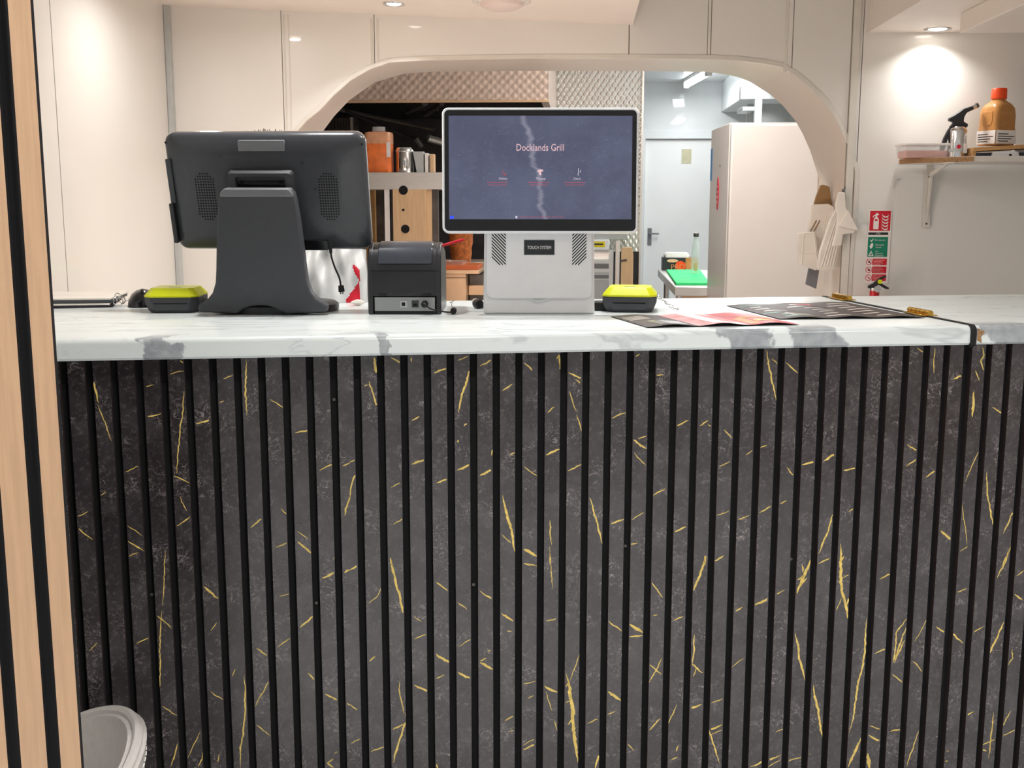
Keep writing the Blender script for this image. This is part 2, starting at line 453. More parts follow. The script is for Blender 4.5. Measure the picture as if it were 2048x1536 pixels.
# ---- ceilings
zA, zB = at(345, 13, YW).z, at(1265, 50, YW).z
xe = at(1265, 50, YW).x
bm = B()
Y0 = 1.9
top = 2.75
vs = [bm.verts.new(p) for p in ((XL, Y0, zA), (xe, Y0, zB), (xe, YW-.006, zB), (XL, YW-.006, zA), (XL, Y0, top), (xe, Y0, top), (xe, YW-.006, top), (XL, YW-.006, top))]
for q in ((0, 1, 2, 3), (7, 6, 5, 4), (0, 4, 5, 1), (1, 5, 6, 2), (2, 6, 7, 3), (3, 7, 4, 0)): bm.faces.new([vs[i] for i in q])
struct('ceiling', bm, 'plaster', 'low dropped ceiling over the till side of the counter', smooth=0)
a = at(1733, 66, YW); zR = a.z
bm = B(); box(bm, a.x, XR, Y0, YW-.006, zR, top); struct('ceiling_right', bm, 'plaster', 'low dropped ceiling over the right end of the counter', smooth=0)
b = atz(1921, 25, zR); c = at(1921, 66, b.y)
bm = B(); box(bm, b.x, XR, Y0-.03, b.y, c.z, zR); struct('ceiling_bulkhead', bm, 'plaster', smooth=0, bevel=.004)
bm = B(); box(bm, -3.4, XR+.2, -1.8, 2.2, CUST_Z, CUST_Z+.1); box(bm, XL-.1, XR+.2, 2.2, YW+.01, 2.72, 2.8)
struct('ceiling_front', bm, 'plaster', smooth=0)
# ---- kitchen shell
bm = B(); box(bm, XK0, XK1, YK, YK+.1, 0, ZK+.1); kwall = struct('wall_kitchen_end', bm, 'kitchen_white')
bm = B(); box(bm, XK1, XK1+.1, YB, YK+.1, 0, ZK+.1); struct('wall_kitchen_right', bm, 'kitchen_white')
bm = B(); box(bm, XK0-.1, XK0, YB, YK+.1, 0, ZK+.1); struct('wall_kitchen_left', bm, 'near_black')
bm = B(); box(bm, XK0, XK1, YB, YK+.1, ZK, ZK+.1); struct('ceiling_kitchen', bm, 'kitchen_white')

# ================================================================== THE COUNTER
XCUT = 1.554
YO, YD = -.03, .62
# gold veins seen on the slats: (crop origin, scale) and strokes [x, y, x, y, ..., width]
V1 = [(285,240,330,430,10),(330,450,425,690,5),(805,240,915,212,6),(890,140,912,158,6),(640,322,710,308,4),(650,528,760,507,7),(922,350,890,600,865,915,6),(850,930,955,978,6),(1000,575,1105,545,10),(1185,265,1262,235,6),(1338,135,1335,290,1345,515,8),(1505,405,1605,470,6),(1675,635,1775,610,8),(1840,890,1940,842,7),(1160,432,1190,422,4),(185,1280,295,1368,6),(535,1375,640,1440,8),(865,1270,960,1210,7),(1370,1280,1460,1215,9),(1575,1155,1630,1205,6),(1540,1420,1635,1375,6),(1690,1380,1798,1465,12),(1690,1305,1760,1360,4),(540,1480,605,1455,4),(345,1060,385,1035,4),(190,1205,260,1170,4),(500,905,605,865,3),(2000,860,2048,835,8),(2045,1060,2010,1200,10),(1955,1420,1940,1500,8),(1948,1230,1940,1285,5),(530,1270,630,1340,3),(890,1070,935,1170,3)]
V2 = [(165,120,195,290,16),(135,280,165,380,200,490,9),(100,318,125,308,5),(280,122,355,165,10),(418,120,418,150,6),(575,225,670,180,9),(735,135,805,110,6),(825,180,770,370,735,495,11),(885,175,980,132,8),(1040,348,1110,300,9),(1195,155,1245,208,8),(1430,100,1438,230,12),(1410,130,1430,100,8),(1495,218,1590,265,9),(1545,270,1588,297,8),(1500,350,1545,490,3),(1548,510,1580,620,6),(1350,495,1395,455,7),(1790,535,1885,492,7),(1340,785,1432,748,12),(1490,895,1580,850,8),(420,850,522,815,12),(590,975,675,938,10),(735,890,830,845,14),(888,925,980,885,13),(970,790,978,730,8),(975,580,978,540,6),(1190,865,1280,930,6),(1090,785,1125,765,6),(1040,1060,1105,1310,1130,1460,14),(1040,1330,1105,1385,6),(1190,1425,1278,1475,18),(1190,1525,1240,1536,5),(1368,1230,1372,1400,7),(1365,1440,1368,1530,5),(1635,1075,1680,1220,1720,1395,10),(1785,1255,1870,1220,11),(1925,1225,2010,1182,6),(1920,1395,1965,1385,7),(1935,680,2025,740,11),(1970,675,2025,655,6),(1940,768,2020,855,5),(1950,110,1975,92,8),(295,1260,370,1210,6),(0,1080,20,970,50,895,9),(0,835,48,812,7),(280,1490,295,1536,12),(420,550,475,520,7),(780,585,800,572,8),(740,700,740,682,8),(205,930,208,915,6),(280,1005,360,970,3)]
V3 = [(25,198,75,190,5),(138,472,212,438,7),(275,470,320,440,6),(318,462,335,472,5),(405,490,445,535,5),(370,698,440,662,4),(525,628,560,602,4),(605,590,640,572,4),(640,55,655,150,688,330,8),(668,100,700,125,5),(745,125,812,178,6),(833,685,908,665,9),(950,660,1022,622,11),(1062,715,1135,695,8),(750,695,788,738,5),(18,850,85,810,6),(125,1055,200,1022,8),(475,985,545,962,5),(600,945,665,908,7),(705,900,750,880,6),(1005,940,975,1050,925,1170,8),(925,1225,995,1190,6),(1090,940,1122,915,6),(1410,570,1478,615,7),(1405,690,1478,640,6),(1510,750,1572,710,6),(1660,215,1728,190,9),(1562,40,1555,180,5),(1820,35,1830,80,1810,110,1828,165,7),(1783,165,1803,220,6),(1775,280,1765,420,14),(1875,368,1942,412,7),(1805,600,1725,775,4),(1845,720,1855,870,1882,1030,8),(1595,1040,1655,1095,12),(2000,910,1965,1000,1935,1060,7),(1985,1080,1975,1140,1930,1232,9),(355,1210,405,1180,8),(305,1180,298,1232,12),(1465,40,1515,78,5),(1710,900,1740,1120,3),(1700,1155,1740,1125,4),(2042,340,2045,460,5),(365,960,435,930,4)]
V4 = [(1860,242,1955,200,12),(2015,205,2048,185,12),(1050,300,1155,378,12),(725,490,765,520,832,585,6),(790,50,785,200,770,430,4),(768,460,755,650,758,850,752,1050,6),(595,690,675,650,6),(1555,710,1640,650,7),(1710,578,1805,490,10),(1410,720,1495,780,8),(1100,1020,1185,1072,7),(770,1115,870,1180,6),(1500,935,1408,1115,6),(1415,1240,1505,1318,6),(1330,900,1335,1150,1325,1320,1305,1400,1303,1536,9),(1245,910,1265,860,5),(1760,890,1815,945,8),(1880,1030,1975,1080,9),(2030,1095,2048,1110,8),(1030,1290,980,1390,945,1470,5),(880,1370,825,1530,7),(1040,1430,1040,1470,1015,1530,7),(1160,1440,1150,1500,4),(1945,1435,1985,1415,7),(1895,1505,1940,1475,7),(1890,1505,1935,1536,10),(1570,370,1635,340,5),(1100,600,1140,545,4),(270,740,325,680,3)]
V5 = [(0,190,65,152,10),(280,100,320,290,380,520,13),(440,505,490,535,6),(130,415,190,360,215,295,4),(440,655,535,620,7),(590,265,682,330,8),(740,405,800,455,7),(888,330,980,385,8),(1038,480,1130,540,13),(1190,140,1278,160,6),(1365,20,1370,150,1388,310,5),(1340,532,1425,510,7),(1768,530,1858,600,8),(1912,555,2000,610,18),(1910,640,2000,632,10),(745,710,833,645,5),(590,760,688,825,15),(740,885,820,925,15),(888,818,980,865,14),(890,805,935,785,8),(942,742,982,725,7),(592,925,648,900,7),(443,970,540,1020,13),(135,808,175,775,9),(335,945,365,1170,6),(375,1160,385,1210,335,1350,300,1500,12),(295,1275,385,1225,10),(145,1425,235,1392,8),(10,1370,85,1325,5),(1330,975,1420,1020,13),(1340,1015,1380,1145,5),(1400,1210,1418,1280,6),(1568,755,1505,940,5),(1480,890,1500,1000,1525,1150,1525,1280,1545,1400,1558,1500,22),(1480,980,1500,940,10),(1490,1240,1520,1190,10),(1620,1230,1708,1195,7),(1760,1170,1812,1145,7),(1762,1015,1852,1075,16),(1185,965,1270,940,5),(1215,1060,1255,1040,5),(1060,1215,1130,1175,8),(1085,1290,1130,1275,5),(1185,1408,1275,1368,10),(1185,1380,1275,1330,5),(1705,1435,1675,1536,13),(1900,1370,1945,1415,6),(595,1510,602,1536,10),(1075,600,1105,600,7),(0,1100,50,1145,7),(1475,1090,1515,1070,5)]
V6 = [(5,210,70,300,6),(310,70,265,200,232,270,11),(20,398,45,392,5),(130,422,185,405,6),(245,500,238,670,7),(225,655,292,708,7),(240,730,262,680,5),(470,375,510,350,7),(575,340,640,310,9),(600,325,740,258,6),(0,665,65,720,7),(68,630,0,765,6),(880,90,855,160,805,275,14),(835,120,840,160,8),(810,200,850,170,10),(820,235,860,190,8),(1045,0,1045,150,1055,270,1080,360,1088,445,15),(1098,265,1080,340,10),(1065,70,1050,100,8),(1055,190,1100,168,4),(1050,300,1025,370,4),(800,490,820,620,850,750,10),(895,775,910,870,945,1075,11),(1187,405,1175,600,1165,690,1140,760,1115,960,1097,1040,9),(1258,195,1325,162,8),(1412,400,1350,490,1350,540,1335,650,7),(1410,450,1385,510,1335,655,8),(1395,530,1340,655,7),(1520,410,1450,540,4),(1440,645,1492,702,5),(1330,715,1392,765,6),(1235,605,1298,572,7),(1570,455,1618,495,7),(1650,480,1712,550,8),(1765,490,1828,458,6),(1675,268,1738,245,5),(1940,430,1885,550,1858,610,11),(1985,580,1985,630,1965,665,6),(1980,0,1950,90,1903,190,8),(1998,280,2040,310,8),(2010,178,2048,150,5),(1980,915,1905,1055,6),(1710,948,1775,925,9),(218,908,285,882,11),(335,875,400,850,5),(325,1025,397,995,10),(328,1055,395,1020,5),(0,1025,60,960,8),(100,1000,150,885,5),(120,1190,152,1170,7),(145,1140,155,1108,8),(550,1225,722,1160,9),(650,1225,720,1185,4),(740,1200,885,1150,5),(690,1035,730,1018,5),(1200,1050,1265,1088,10),(1205,1000,1270,1022,5),(1158,1065,1088,1225,13),(1195,1150,1205,1232,18),(1320,1035,1372,1018,7),(1475,1025,1440,1130,1405,1225,6),(1590,1150,1640,1140,6),(1605,1200,1635,1192,9),(450,680,515,632,3)]
CR = [(100, 680, .29297, V1), (700, 680, .29297, V2), (1300, 680, .36523, V3), (100, 1086, .29297, V4), (700, 1086, .29297, V5), (1300, 1086, .36523, V6)]
rng = random.Random(3)
STROKES = []                                       # in counter x,z: list of (points, width)
for ox, oy, k, L in CR:
    for s in L:
        pts = [atc(ox+s[i]*k, oy+s[i+1]*k, 0) for i in range(0, len(s)-1, 2)]
        STROKES.append(([(p.x, p.z) for p in pts], max(s[-1]*k/1150*1.12, .0013)))
for i in range(70):                                # the strip near the floor and the far ends, out of frame
    x, z = rng.uniform(-.75, 2.6), rng.uniform(.08, .27) if i < 45 else rng.uniform(.1, 1.05)
    if i >= 45: x = rng.choice((rng.uniform(-.75, -.1), rng.uniform(1.8, 2.6)))
    a = rng.choice((rng.uniform(15, 35), rng.uniform(-35, -20), rng.uniform(70, 110))); l = rng.uniform(.02, .12)
    STROKES.append(([(x, z), (x+l*cos(RAD(a)), z+l*sin(RAD(a)))], rng.uniform(.0015, .004)))
def resample(pts, step):
    out = []
    for (a, b), (c, d) in zip(pts, pts[1:]):
        n = max(2, int(math.hypot(c-a, d-b)/step))
        out += [(a+(c-a)*i/n, b+(d-b)*i/n) for i in range(n)]
    return out+[pts[-1]]
def vein_faces(bm, x0, x1, y, ztop):
    """printed gold veins of one slat: slivers in the slat's own face, second material"""
    for pts, w in STROKES:
        if max(p[0] for p in pts) < x0 or min(p[0] for p in pts) > x1: continue
        P = resample(pts, .004); n = len(P)
        if n < 2: continue
        prev = None; r2 = random.Random(int(pts[0][0]*1e5)+int(pts[0][1]*1e4))
        wob = 0
        for i, (x, z) in enumerate(P):
            ax, az = P[max(i-1, 0)]; bx, bz = P[min(i+1, n-1)]
            l = math.hypot(bx-ax, bz-az) or 1; nx, nz = -(bz-az)/l, (bx-ax)/l
            wob = wob*.7+r2.gauss(0, .0005)
            e = min(1, (i+.6)/(n*.18+1), (n-i-.4)/(n*.18+1))
            h1 = w*.5*e*r2.uniform(.65, 1.3)+.0001; h2 = w*.5*e*r2.uniform(.65, 1.3)+.0001
            cl = lambda q: min(max(q, x0), x1)
            cur = ((x+nx*(wob+h1), min(z+nz*(wob+h1), ztop)), (x+nx*(wob-h2), min(z+nz*(wob-h2), ztop)), x)
            if prev and x0 <= x <= x1+.0001 and x0-.0001 <= prev[2] <= x1:
                q = [prev[0], cur[0], cur[1], prev[1]]
                q = [(cl(a), b) for a, b in q]
                vs = [bm.verts.new((a, y, b)) for a, b in q]
                f = bm.faces.new(vs); f.material_index = 1
            prev = cur
def make_slat(n, x0, x1, z0, z1, parent):
    bm = B()
    box(bm, x0, x1, 0, .013, z0, z1)
    for f in bm.faces:
        if abs(sum(v.co.x for v in f.verts)/4-x0) < 1e-6 or abs(sum(v.co.x for v in f.verts)/4-x1) < 1e-6: f.material_index = 2
    bmesh.ops.recalc_face_normals(bm, faces=bm.faces)
    k = len(bm.faces)
    vein_faces(bm, x0, x1, -.00015, z1)
    bm.faces.ensure_lookup_table()
    for f in bm.faces[k:]:
        f.normal_update()
        if f.normal.y > 0: f.normal_flip()
    me = bpy.data.meshes.new('slat'); bm.to_mesh(me); bm.free()
    for x in ('dark_marble', 'gold', 'slat_side'): me.materials.append(MATS[x])
    o = bpy.data.objects.new('slat', me); COL.objects.link(o); o.parent = parent
    return o
counter = thing('service_counter', 'long counter front of dark marble-effect slats with gold veins and black gaps', 'counter', CO, CTH)
gate = thing('counter_gate', 'dark slatted gate under the hinged worktop flap at the right end', 'gate', CO, CTH)
XG = .04*39-.001
for n in range(-20, 66):
    x1 = .04*n; x0 = x1-.027
    if CO.x+x0*_c < XL+.05: continue
    g = n >= 40
    if g: x0 += .004; x1 += .004
    make_slat(n, x0, x1, .09, ZU-.002, gate if g else counter)
xl = (XL+.06-CO.x)/_c
bm = B(); box(bm, xl, XG, .013, .03, .09, ZU-.001); obj('backing_panel', bm, 'felt', counter)
bm = B(); box(bm, XG+.002, 2.6, .013, .03, .09, ZU-.001); obj('backing_panel', bm, 'felt', gate)
bm = B(); box(bm, xl, XG, .02, .05, 0, .09); obj('plinth', bm, 'felt', counter)
bm = B(); box(bm, XG+.012, 2.6, .03, .05, .03, .09); obj('bottom_rail', bm, 'felt', gate)
bm = B(); box(bm, xl, XG-.01, .03, .05, .09, ZU-.001); obj('carcass_front', bm, 'melamine', counter)
for x in (xl+.15, XG-.04):
    bm = B(); box(bm, x, x+.018, .05, .55, 0, ZU-.001); obj('end_panel', bm, 'melamine', counter)
for n, z in ((10, .985), (2, .65), (9, .62), (16, .64), (23, .70), (31, .66)):   # fixing screws in the gaps
    bm = B(); cyl(bm, (.04*n+.006, .0095, z), (.04*n+.006, .0131, z), .0028, seg=12); obj('screw', bm, 'dark_steel', counter)
# worktop: postformed profile swept along x
def worktop(name, x0, x1, parent_label):
    r = .012
    prof = [(YO+.004, ZU)]+[(YO, ZU+.004)]+[(YO+r-r*cos(RAD(a)), ZT-r+r*sin(RAD(a))) for a in (0, 22, 45, 68, 90)]+[(YD, ZT), (YD, ZU)]
    bm = B(); n = 24
    skew = 0
    lx = lambda y: max(x0, (XL+.004-CO.x+y*_s)/_c)
    loft(bm, [[(lx(y)+(x1-lx(y))*i/n, y, z) for y, z in prof] for i in range(n+1)])
    return bm
wt = obj('worktop', worktop('worktop', xl-.2, XCUT, ''), 'white_marble', smooth=40, mw=CM)
tag(wt, 'long white marble-effect worktop with grey veins carrying the tills', 'worktop')
fl = obj('worktop_flap', worktop('flap', XCUT+.012, 2.65, ''), 'white_marble', smooth=40, mw=CM)
tag(fl, 'white marble-effect worktop flap right of the brass hinges', 'worktop')
bm = B()
r = .013
prof = [(YO+.002, ZU-.004), (YO-.0035, ZU)]+[(YO-.0035+r-r*cos(RAD(a)), ZT+.002-r+r*sin(RAD(a))) for a in (0, 22, 45, 68, 90)]+[(YD, ZT+.002), (YD, ZT-.002), (YO+.012, ZT-.004), (YO+.004, ZU+.004)]
loft(bm, [[(x, y, z) for y, z in prof] for x in (XCUT-.001, XCUT+.009)])
o = obj('edge_strip', bm, 'rubber', wt, smooth=40)
bm = B(); cr = random.Random(2)
prism(bm, [(XCUT+.0125, ZU+.008), (XCUT+.022, ZU+.003), (XCUT+.020, ZU+.014), (XCUT+.027, ZU+.024), (XCUT+.0125, ZU+.030)], YO-.0006, YO+.002)
obj('chipped_corner', bm, 'chipboard', fl)
def hinge(label, yc):
    h = thing('butt_hinge', label, 'hinge', CM @ Vector((XCUT+.006, yc, ZT)), CTH, 'brass hinges of the worktop flap')
    L = .085
    for s in (-1, 1):
        bm = B(); box(bm, *( (s*.004, s*.015) if s > 0 else (s*.015, s*.004)), -L/2, L/2, .0022, .0042); obj('leaf', bm, 'brass', h, bevel=.0006)
        for k in (-.3, 0, .3):
            bm = B(); cyl(bm, (s*.0115, k*L, .0042), (s*.0115, k*L, .0050), .002, seg=10); obj('screw', bm, 'brass', h)
    for k in range(5):
        bm = B(); cyl(bm, (0, -L/2+k*L/5+.0008, .0075), (0, -L/2+(k+1)*L/5-.0008, .0075), .0058, seg=14); obj('knuckle', bm, 'brass', h)
    return h
p1 = CMI @ atz(1690, 599, ZT); p2 = CMI @ atz(1868, 629, ZT)
hinge('brass butt hinge at the rear of the black flap joint, farther from us', p1.y)
hinge('brass butt hinge nearer the front edge on the black flap joint', p2.y)

# ================================================================== FOREGROUND: timber slat screen and chair
YS = 1.07
p = at(164, 1536, YS)
xs1 = p.x
screen = thing('slatted_screen', 'light oak vertical slats on black backing at the left edge, close to us', 'wall panel', (xs1, YS, 0))
ps = .0405*YS/1.07
x1 = 0
bm = B(); box(bm, -.55, -.012, .0058, .016, 0, CUST_Z); obj('backing', bm, 'felt', screen)
w0 = .0225
edges = [(-w0, 0)]
x = -w0-.0150
while x > -.5: edges.append((x-.0290, x)); x -= .0440
for a, b in edges:
    bm = B(); box(bm, a, b, 0, .006, .003, CUST_Z-.003)
    for f in bm.faces:
        if abs(f.calc_center_median().y-.003) < .001: f.material_index = 1
    obj('slat', bm, ['oak', 'felt'], screen, smooth=0)

# tub chair: upholstered shell with piping, only its back shows
pc = at(213, 1438, 1.30)
ch = thing('tub_chair', 'pale grey leather tub chair with piped rim, low left by the slat screen', 'chair', (at(-118, 1500, 1.4).x, 1.40, 0), RAD(-70))
def chair_ring(z, k, th):
    pts = []
    for i in range(25):
        a = RAD(-125+250*i/24)
        pts.append((a, i/24))
    return pts
def rim(u):                      # height of the rim: high at the back, falling to the arms
    c = cos((u-.5)*pi*1.7); return .40+.134*max(0, c)**.85
def shell_pt(u, v, off):
    a = RAD(-130+260*u)-pi/2*0; R = .255+.03*v
    zz = .30+(rim(u)-.30)*v
    rx = (R+off)*1.0
    return Vector((rx*sin(a), rx*cos(a)*.92, zz))
bm = B(); NU, NV = 40, 8
outer = [[bm.verts.new(shell_pt(i/NU, j/NV, .016)) for j in range(NV+1)] for i in range(NU+1)]
inner = [[bm.verts.new(shell_pt(i/NU, j/NV, -.014)) for j in range(NV+1)] for i in range(NU+1)]
for i in range(NU):
    for j in range(NV):
        bm.faces.new((outer[i][j], outer[i+1][j], outer[i+1][j+1], outer[i][j+1])); bm.faces.new((inner[i][j], inner[i][j+1], inner[i+1][j+1], inner[i+1][j]))
    bm.faces.new((outer[i][NV], outer[i+1][NV], inner[i+1][NV], inner[i][NV])); bm.faces.new((outer[i][0], inner[i][0], inner[i+1][0], outer[i+1][0]))
for i in (0, NU):
    for j in range(NV): bm.faces.new((outer[i][j], outer[i][j+1], inner[i][j+1], inner[i][j]))
obj('backrest', bm, 'leather', ch, smooth=60)
bm = B(); tube(bm, [shell_pt(i/60, 1, .002)+Vector((0, 0, .003)) for i in range(61)], .008, 8); obj('piping', bm, 'leather', ch)
bm = B()
for k in range(70):
    u = .06+.88*k/70; a = shell_pt(u, .90, .0165); b = shell_pt(u+.007, .90, .0165); tube(bm, [a, b], .0012, 5)
obj('stitching', bm, 'stitch', ch)
bm = B(); lathe(bm, [(.02, .30), (.225, .30), (.238, .325), (.23, .36), (.2, .385), (.02, .39)], 32, (0, 0, 0), 1, .92); obj('seat_cushion', bm, 'leather', ch)
bm = B(); lathe(bm, [(.02, .275), (.235, .275), (.255, .29), (.255, .302), (.02, .302)], 32, (0, 0, 0), 1, .92); obj('seat_base', bm, 'leather', ch)
for sx in (-1, 1):
    for sy in (-1, 1):
        bm = B(); cyl(bm, (sx*.16, sy*.15, .28), (sx*.2, sy*.19, 0), .014, .009, 12); obj('leg', bm, 'black_plastic', ch)
# ================================================================== THINGS ON THE WORKTOP
def base_at(px, py):
    p = atz(px, py, ZT+.0004); return p, ((p-C0).dot(_f))/F        # place on the worktop, metres per pixel there
# ---------------------------------------------------------------- white self-order till with customer screen
P, k = base_at(1078, 628)
ki = thing('touch_kiosk', 'white touch-screen kiosk facing us, showing a dark welcome screen', 'touch screen', P, YAW)
bm = B()
def kw(z): return (223-(z/k)*.035)*k
rings = []
for y, ins in ((.004, .003), (0, .0), (.004, -.0), (.13, 0), (.136, .004)):
    pass
H = 172*k
prof = [(-1, 0), (1, 0)]
out = []
for s, zz in ((1, .003), (1, H)):
    out.append((s*kw(zz)/2, zz))
poly = [(-kw(0)/2+.003, 0), (kw(0)/2-.003, 0), (kw(0)/2, .004), (kw(H)/2, H), (-kw(H)/2, H), (-kw(0)/2, .004)]
prism(bm, poly, 0, .15); obj('housing', bm, 'white_plastic', ki, bevel=.004)
bm = B()
z0 = 31*k
wf = 212*k; r = 16*k
poly = []
for kx in range(7): a = RAD(180+15*kx); poly.append((-wf/2+r+r*cos(a), z0+r+r*sin(a)))
poly += [(-22*k, z0), (-14*k, z0-4*k), (-6*k, z0-7*k), (6*k, z0-7*k), (14*k, z0-4*k), (22*k, z0)]
for kx in range(7): a = RAD(270+15*kx); poly.append((wf/2-r+r*cos(a), z0+r+r*sin(a)))
poly += [(wf/2-2*k, H), (-wf/2+2*k, H)]
prism(bm, poly, -.006, .001); obj('front_panel', bm, 'white_plastic', ki, bevel=.0022)
bm = B(); prism(bm, [(-20*k, z0+1*k), (20*k, z0+1*k), (6*k, z0-3*k), (-6*k, z0-3*k)], -.0072, -.004); obj('thumb_recess', bm, 'trim_grey', ki)
def grille(xc, s):
    bm = B(); W2 = 14*k; zt = 164*k; zb = 98*k; h = 1.45*k
    for i in range(16):                        # slanted slots, cut off along the lower outer corner
        zc = zt+12*k-i*6.3*k; pts = []
        for j in range(25):
            x = -W2+2*W2*j/24; z = zc+s*x
            if zb+max(0, s*x)*.9 <= z <= zt: pts.append((x, z))
        if len(pts) > 3:
            (xa, za), (xb, zb2) = pts[0], pts[-1]
            prism(bm, [(xc+xa, za-h), (xc+xb, zb2-h), (xc+xb, zb2+h), (xc+xa, za+h)], -.0064, -.0058)
    o = obj('speaker_grille', bm, 'hole', ki, smooth=0); o['label'] = 'slanted black speaker slots'
grille(-80*k, -1); grille(79*k, 1)
bm = B(); box(bm, -30*k, 30*k, -.0068, -.0055, 118*k, 147*k); lb = obj('name_plate', bm, 'sign_black', ki); lb['label'] = 'black plate reading TOUCH SYSTEM'
obj('lettering', text_bm('TOUCH SYSTEM', 8.8*k, .0002, M=T((0, -.0071, 132*k)), width=.74), 'label_text', lb, smooth=0)
# display head, tilted slightly back
P2c = 341.5                                    # display centre line in the photo
DW, DH = 391*k*.975, 247*k*.975
Mh = T((1*k, -.022, (628-343)*k*.985)) @ RX(-4)
def rr3(w, h, r, y): return [(x, y, z) for x, z in rrect(w, h, r)]
bm = B(); loft(bm, [rr3(DW-.03, DH-.03, .01, .036), rr3(DW-.004, DH-.004, .011, .022), rr3(DW, DH, .012, .014), rr3(DW, DH, .012, .003), rr3(DW-.003, DH-.003, .011, 0), rr3(DW-.009, DH-.009, .009, 0), rr3(DW-.009, DH-.009, .009, .003)])
bmesh.ops.transform(bm, matrix=Mh, verts=bm.verts); hd = obj('display_shell', bm, 'white_rim', ki, smooth=50)
bm = B(); loft(bm, [rr3(DW-.0095, DH-.0095, .008, .004), rr3(DW-.0095, DH-.0095, .008, .0006)])
bmesh.ops.transform(bm, matrix=Mh, verts=bm.verts); obj('glass_bezel', bm, 'black_gloss', hd)
SW, SH = 364*k*.975, 203*k*.975
Ms = Mh @ T((0, 0, 6*k*.975))
bm = B(); box(bm, -SW/2, SW/2, -.0002, .0006, -SH/2, SH/2); scr = obj('screen', bm, 'screen_image', hd); scr.matrix_local = Ms
def st(s, x, y, size, m, w=1.0):
    o = obj('lettering', text_bm(s, size*k, .0001, M=T(((x-1079.5)*k, -.0006, (337-y)*k)), width=w), m, scr, smooth=0); return o
st('Docklands Grill', 1079, 299, 19, 'screen_text', .78)
st('Delivery', 1007, 358, 6.5, 'screen_white', .74); st('Takeaway', 1080, 358, 6.5, 'screen_white', .74); st('Dine in', 1151, 358, 6.5, 'screen_white', .74)
st('Freshly prepared meals made just for you', 1083, 431.5, 5.6, 'screen_pink', .93)
for x in (996, 1076, 1146):
    bm = B()
    for j, (w, y) in enumerate(((40, 365), (36, 370))): box(bm, (x-1079.5-w/2)*k, (x-1079.5+w/2)*k, -.0006, -.0002, (337-y-.8)*k, (337-y+.5)*k)
    obj('caption_lines', bm, 'screen_pink', scr)
def icon(polys, m):
    bm = B()
    for q in polys: prism(bm, [((x-1079.5)*k, (337-y)*k) for x, y in q], -.0007, -.0002)
    obj('icon', bm, m, scr, smooth=0)
icon([[(1005, 352), (1006, 344), (1008, 340), (1009, 341), (1007, 345), (1006, 352)], [(1009, 352), (1009, 348), (1013, 347), (1013, 352)]], 'screen_pink')
icon([[(1074, 342), (1079, 340), (1085, 341), (1085, 344), (1081, 344), (1081, 352), (1077, 350), (1077, 345), (1074, 345)]], 'screen_text')
icon([[(1152, 352), (1153, 338), (1154, 338), (1153.5, 352)], [(1156, 346), (1157, 340), (1158, 346)]], 'screen_white')
icon([[(904, 430), (911, 430), (911, 435), (904, 435)]], 'screen_blue')
icon([[(1031, 430), (1035, 430), (1035, 433), (1033, 435), (1031, 433)]], 'screen_white')
bm = B(); box(bm, -.05, .05, .015, .04, H-.012, H+.10); obj('display_arm', bm, 'white_plastic', ki, bevel=.004)

# ---------------------------------------------------------------- black till seen from behind
P, k = base_at(529, 631)
po = thing('till_terminal', 'black till terminal seen from behind, with speaker dots and wide grey stand', 'till', P, YAW)
half = [(50, 0), (62, 1), (128, 3), (129, 14), (122, 22), (108, 30), (98, 42), (91, 62), (88, 90), (85, 130), (80, 185), (75, 228), (71, 240), (64, 246), (52, 248)]
arch = [(-46, 3), (-36, 10), (-22, 15), (-5, 17), (12, 16), (26, 12), (38, 5)]
poly = [(x*k, z*k) for x, z in half]+[(-x*k, z*k) for x, z in half[::-1]]+[(x*k-.002, z*k) for x, z in arch]
bm = B()
Mst = T((-4*k, 0, .0026)) @ RX(4)
prism(bm, poly, .002, .034, Mst); stand = obj('stand', bm, 'charcoal', po, bevel=.0035)
bm = B(); prism(bm, [(-72*k, 231*k), (72*k, 231*k), (70*k, 240*k), (63*k, 247.5*k), (-63*k, 247.5*k), (-70*k, 240*k)], -.0004, .036, Mst); obj('stand_cap', bm, 'grey_plastic', stand, bevel=.003)
bm = B(); lathe(bm, [(.01, 0), (.128, 0), (.1295, .004), (.1295, .014), (.122, .019), (.02, .02)], 48, (0, .112, 0), 1.0, .78); obj('base', bm, 'black_plastic', po)
# head: dished back shell in rounded rings
MW, MH = 404*k, 240*k
Mm = T((2*k, .055, (631-392)*k)) @ RZ(-3) @ RX(15)
bm = B()
rings = []
for y, iw, r in ((.030, .004, .018), (.0295, 0, .020), (.020, 0, .021), (.014, .002, .021), (.009, .008, .022), (.0035, .022, .024), (-.002, .040, .03), (-.004, .052, .03)):
    rings.append(rr3(MW-2*iw, MH-1.6*iw, r, y))
loft(bm, rings); bmesh.ops.transform(bm, matrix=Mm, verts=bm.verts)
sh = obj('back_shell', bm, 'shell_black', po, smooth=60)
bm = B(); loft(bm, [rr3(MW-.006, MH-.006, .018, .031), rr3(MW-.006, MH-.006, .018, .0335)]); bmesh.ops.transform(bm, matrix=Mm, verts=bm.verts); obj('front_glass', bm, 'black_gloss', po)
bm = B(); loft(bm, [rr3(MW+.001, MH+.001, .0205, .0255), rr3(MW+.001, MH+.001, .0205, .031)]); bmesh.ops.transform(bm, matrix=Mm, verts=bm.verts); obj('rim', bm, 'chrome', po)
